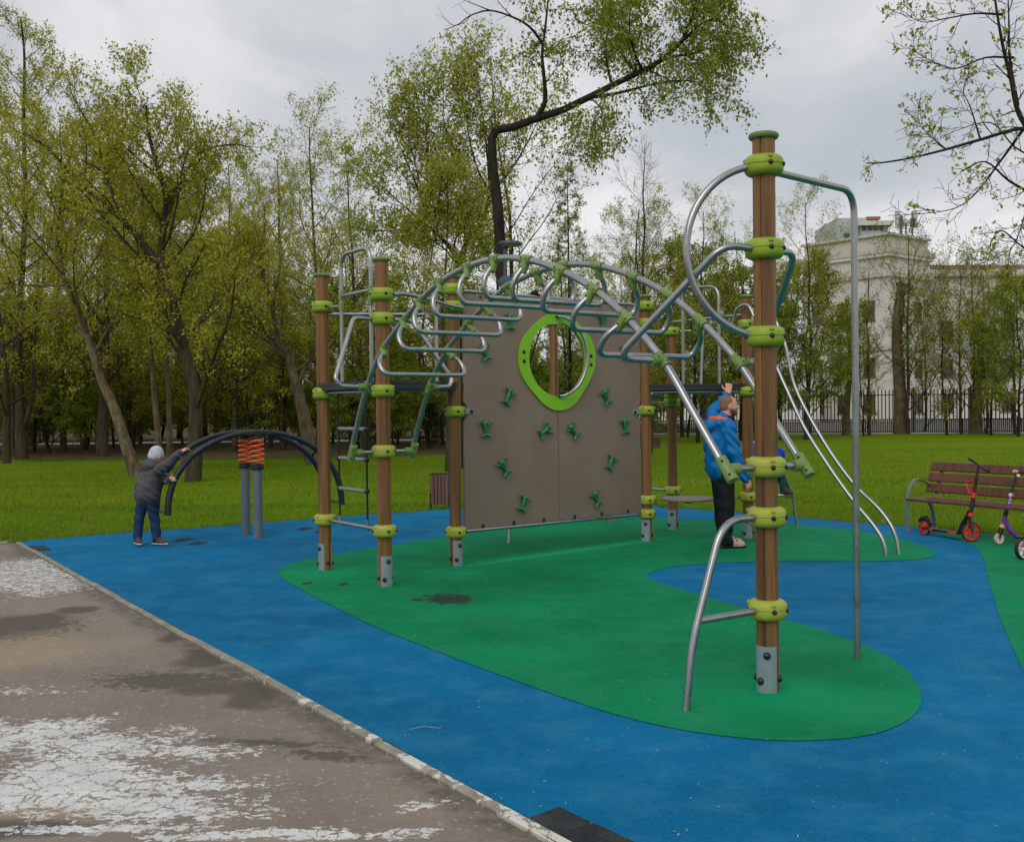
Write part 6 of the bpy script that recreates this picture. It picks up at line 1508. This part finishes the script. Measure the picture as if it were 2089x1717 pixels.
for s in (-1, 1):
    B.ell(L(HX - .012, s * .078, HZ - .008), (.022, .010, .034), SK, .006); B.ell(L(HX + .055, s * .05, HZ - .02), (.03, .022, .025), SK, .015)
B.ell(L(HX - .018, 0, HZ + .034), (.088, .079, .090), HA, .008); B.ell(L(HX - .045, 0, HZ - .005), (.058, .070, .065), HA, .01)
# near arm hanging, far arm up to the platform
B.cap(L(-.02, -.205, 1.375), L(.00, -.265, 1.10), .082, .068, JA, .04); B.cap(L(.00, -.265, 1.10), L(.145, -.255, .835), .068, .056, JA, .03); B.cap(L(.14, -.255, .845), L(.155, -.255, .815), .058, .057, JA, .01)
B.cap(L(.155, -.255, .83), L(.172, -.252, .785), .032, .030, SK, .01); B.hand(L(.170, -.252, .795), L(.215, -.248, .66), l + f * -.4, SK, 1.05, .55, 1)
HW = V3(2.60, 12.775, 1.785); HT = V3(2.625, 12.83, 1.93); SHL = L(-.04, .19, 1.40); EL = V3(2.38, 12.62, 1.55)
B.cap(SHL, EL, .080, .066, JA, .04); B.cap(EL, HW - unit(HW - EL) * .05, .066, .050, JA, .03); B.cap(HW - unit(HW - EL) * .08, HW, .033, .031, SK, .01)
B.hand(HW - V3(0, 0, .0), HT, V3(0, 1, .1), SK, 1.1, .75, -1 if False else 1)
body = B.build('body', [M_skin, M_hair, M_beard, M_jblue, M_trous, M_shoe, M_sole, M_navy, M_orng, M_lace], e, {JA: (.011, 46), TR_: (.008, 26)})
hd_ = Body(.006); hd_.cap(L(-.10, -.14, 1.425), L(-.185, -.06, 1.395), .050, .060, 0, .03); hd_.cap(L(-.185, -.06, 1.395), L(-.185, .06, 1.395), .062, .062, 0, .03); hd_.cap(L(-.185, .06, 1.395), L(-.10, .14, 1.425), .060, .050, 0, .03); hd_.cap(L(-.10, -.14, 1.425), L(.0, -.13, 1.415), .05, .032, 0, .03); hd_.cap(L(-.15, 0, 1.33), L(-.19, 0, 1.36), .07, .06, 0, .03)
hd_.cap(L(-.10, -.125, 1.485), L(.03, -.125, 1.46), .025, .018, 1, .01); hd_.cap(L(-.10, -.125, 1.485), L(-.135, .0, 1.48), .025, .025, 1, .01); hd_.cap(L(-.135, 0, 1.475), L(-.10, .12, 1.478), .030, .026, 1, .01)
hd_.build('hood', [M_jblue, M_orng], e, {0: (.005, 60)})
cl = Body(.006)
for a0, a1 in ((-2.6, -1.6), (-1.6, -.7), (-.7, 0), (0, .7), (.7, 1.6), (1.6, 2.6)):
    q = lambda a: L(.035 + .085 * math.cos(a), .085 * math.sin(a), 1.475 + .0 * math.cos(a)); cl.cap(q(a0), q(a1), .018, .018, 0, .01, (UPZ, .5))
cl.build('collar', [M_navy], e)
for s in (-1, 1): MB().ball(L(HX + .088, s * .031, HZ + .008), .0095, 8, 6).build('eye', M_eye, e, 60)

# ---- children share one builder
def child(name, label, J, mats, wr, f, res=.006, cap='beanie', S=1.0):
    f = unit(f); rt_ = V3(f[1], -f[0], 0); b = J['base']; e = empty('person', b, label, 'person'); q = lambda k: b + np.array(J[k], float)
    SK, CL, TRx, SHx, SOx, HT_ = range(6); B = Body(res)
    for s in 'LR':
        B.cap(q('hip' + s) - V3(0, 0, .03), q('knee' + s), .074 * S, .060 * S, TRx, .035); B.cap(q('knee' + s), q('ank' + s), .062 * S, .052 * S, TRx, .02)
        a = q('ank' + s); d = unit(np.array(J.get('toe' + s, f), float)); B.cap(a + d * -.03 + V3(0, 0, -.035), a + d * .05 + V3(0, 0, -.03), .036, .038, SHx, .015); B.cap(a + d * .05 + V3(0, 0, -.035), a + d * .12 + V3(0, 0, -.045), .038, .030, SHx, .015); B.cap(a + d * -.035 + V3(0, 0, -.066), a + d * .13 + V3(0, 0, -.066), .036, .033, SOx, .004, (UPZ, 2.6))
        B.cap(q('sh' + s), q('el' + s), .062 * S, .052 * S, CL, .03); B.cap(q('el' + s), q('wr' + s), .052 * S, .042 * S, CL, .02)
        d = unit(q('ha' + s) - q('wr' + s)); B.cap(q('wr' + s) - d * .01, q('wr' + s) + d * .03, .022, .020, SK, .008); B.hand(q('wr' + s) + d * .015, q('ha' + s), J.get('n' + s, (0, .3, -1)), SK, .78, .55, 1 if s == 'L' else -1)
    B.ell(q('pel') - V3(0, 0, .03), (.105 * S, .10 * S, .09 * S), TRx, .03); B.cap(q('pel') + V3(0, 0, -.01), q('che'), .132 * S, .125 * S, CL, .04); B.cap(q('pel') + V3(0, 0, -.03), q('pel') + V3(0, 0, .05), .15 * S, .142 * S, CL, .02); B.cap(q('shL'), q('shR'), .072 * S, .072 * S, CL, .04)
    h = q('head'); B.cap(q('che') + V3(0, 0, .05), h + V3(0, 0, -.06), .05, .045, SK, .02); B.ell(h, (.076, .076, .10), SK, .01); B.cap(h + f * .045 + V3(0, 0, -.06), h + f * .055 + V3(0, 0, -.075), .042, .034, SK, .02); B.cap(h + f * .082 + V3(0, 0, -.005), h + f * .096 + V3(0, 0, -.025), .008, .011, SK, .01)
    for s in (-1, 1): B.ell(h + rt_ * s * .076 + V3(0, 0, -.02), (.016, .016, .027), SK, .005)
    B.cap(h + f * .078 + rt_ * -.018 + V3(0, 0, -.055), h + f * .078 + rt_ * .018 + V3(0, 0, -.055), .008, .008, SK, .004)
    B.build('body', mats, e, wr)
    for s in (-1, 1): MB().ball(h + f * .074 + rt_ * s * .03 + V3(0, 0, .005), .0085, 8, 6).build('eye', M_eye, e, 60)
    H_ = Body(.006)
    if cap == 'beanie':
        H_.ell(h + V3(0, 0, .030), (.086, .086, .092), 0, .01); H_.cap(h + f * -.02 + V3(0, 0, -.005), h + f * .01 + V3(0, 0, .01), .084, .082, 0, .02, (UPZ, 1.25))
    elif cap == 'cap':
        H_.ell(h + V3(0, 0, .035), (.095, .098, .085), 0, .01); H_.cap(h + f * .06 + V3(0, 0, .02), h + f * .14 + V3(0, 0, .01), .06, .05, 0, .02, (UPZ, 5))
    else:
        H_.ell(h + f * -.02, (.108, .108, .125), 0, .01)
    H_.build({'beanie': 'beanie', 'cap': 'cap', 'hood': 'hood'}[cap], [mats[5]], e, {0: (.003, 50)})
    return e
M_gj = fabric('charcoal_jacket', srgb(80, 78, 78), .12, .75); M_jean = fabric('blue_jeans', srgb(30, 54, 82), .25, .85, 140); M_bean = fabric('light_grey_knit', srgb(178, 180, 190), .06, .9, 220); M_sneak = fabric('dark_grey_sneaker', srgb(72, 68, 68), .2, .8); M_solew = fabric('pale_sole', srgb(206, 186, 176))
kb = G(300, 1112); kb[2] = 0
ha, hb_ = D(379, 915, 13.10), D(353, 979, 13.06)
Jk = dict(base=kb, hipL=(-.055, .03, .585), kneeL=(-.10, .02, .33), ankL=(-.115, .0, .095), hipR=(.065, -.01, .585), kneeR=(.085, .03, .33), ankR=(.115, .02, .085), toeL=(.45, -.75, 0), toeR=(.85, -.35, 0), pel=(.0, .01, .66), che=(.065, .05, .875), shR=(.165, -.02, .93), shL=(.0, .16, .93), head=(.105, .075, 1.095),
          elR=(.275, .07, 1.02), wrR=tuple(ha - kb + V3(-.065, -.03, -.045)), haR=tuple(ha - kb + V3(.02, .03, .02)), elL=(.09, .24, .78), wrL=tuple(hb_ - kb + V3(-.06, -.03, .0)), haL=tuple(hb_ - kb + V3(.02, .0, .015)), nR=(.5, .2, -.8), nL=(.3, .9, 0))
kid = child('person', 'boy in grey beanie, charcoal jacket and jeans pushing the black seesaw', Jk, [M_skinc, M_gj, M_jean, M_sneak, M_solew, M_bean], {1: (.009, 60), 2: (.006, 45)}, (.75, .66, 0))
hd2 = Body(.006); f2 = unit(V3(.75, .66, 0)); r2 = V3(f2[1], -f2[0], 0); c = kb + V3(.085, .06, .985)
hd2.cap(c - f2 * .05 - r2 * .07, c - f2 * .10 + V3(0, 0, -.01), .055, .062, 0, .03); hd2.cap(c - f2 * .10 + V3(0, 0, -.01), c - f2 * .05 + r2 * .07, .062, .055, 0, .03); hd2.cap(c - f2 * .05 + r2 * .07, c + f2 * .06 + r2 * .08, .055, .035, 0, .03); hd2.cap(c - f2 * .05 - r2 * .07, c + f2 * .06 - r2 * .08, .055, .035, 0, .03); hd2.cap(c - f2 * .09 + V3(0, 0, -.06), c - f2 * .10, .055, .06, 0, .03)
hd2.build('hood', [M_gj], kid, {0: (.005, 70)})
# ---- boy in the navy cap behind the top of the wall
M_cap_navy = fabric('navy_cap_cloth', srgb(66, 78, 104), .08); M_blk = fabric('black_jacket_cloth', srgb(30, 30, 36)); 
bb_ = W0 + WA * .90 - WN * .36; bb_[2] = 1.90
hr_ = wp(1.24, 2.895, .0) - bb_; hl_ = wp(.62, 2.88, .0) - bb_; aw = WA; nw = -WN
Jb = dict(base=bb_, hipL=tuple(aw * -.06 + UPZ * .56), hipR=tuple(aw * .06 + UPZ * .56), kneeL=tuple(aw * -.07 + WN * .05 + UPZ * .32), kneeR=tuple(aw * .07 + WN * .05 + UPZ * .32), ankL=tuple(aw * -.08 + UPZ * .08), ankR=tuple(aw * .08 + UPZ * .08), pel=tuple(UPZ * .62), che=tuple(WN * .08 + UPZ * .84), shL=tuple(aw * -.11 + WN * .10 + UPZ * .90), shR=tuple(aw * .11 + WN * .10 + UPZ * .90), head=tuple(WN * .14 + UPZ * 1.075),
          elL=tuple(aw * -.22 + WN * .16 + UPZ * .93), elR=tuple(aw * .24 + WN * .20 + UPZ * .90), wrL=tuple(hl_ + aw * .08 - WN * .02), haL=tuple(hl_ + aw * -.02 + WN * .05), wrR=tuple(hr_ - aw * .09 - WN * .02), haR=tuple(hr_ + WN * .04), nL=(0, 0, -1), nR=(0, 0, -1))
child('person', 'boy in a navy cap peeking over the top of the climbing wall', Jb, [M_skinc, M_blk, M_jean, M_sneak, M_solew, M_cap_navy], {1: (.005, 60)}, WN * V3(1, 1, 0) + WA * -.2, .008, 'cap')
# ---- child in blue climbing behind the tall front post
M_royal = fabric('royal_blue_jacket', srgb(24, 52, 176)); M_teal = fabric('dark_teal_trousers', srgb(40, 72, 76)); M_brn = fabric('brown_shoe', srgb(84, 70, 64))
ft_ = D(1598, 996, float(s1[1]) - .0); cb = V3(ft_[0], ft_[1], float(s1[2]) + .018)
Jc = dict(base=cb, ankR=(.01, .0, .085), kneeR=(-.01, .13, .27), hipR=(-.08, .0, .36), ankL=(-.22, .08, .085), kneeL=(-.21, .22, .28), hipL=(-.17, .05, .36), toeR=(.4, -.7, 0), toeL=(0, 1, 0), pel=(-.125, .03, .38), che=(-.11, .14, .50), shR=(-.02, .12, .525), shL=(-.20, .19, .525), head=(-.125, .25, .65), elR=(.0, .26, .44), wrR=(-.03, .36, .56), haR=(-.06, .42, .63), elL=(-.26, .33, .50), wrL=(-.25, .42, .64), haL=(-.24, .46, .71))
child('person', 'child in a royal blue jacket climbing behind the tall front post', Jc, [M_skinc, M_royal, M_teal, M_brn, M_sole, M_royal], {1: (.005, 60)}, (-.3, .95, 0), .007, 'hood')
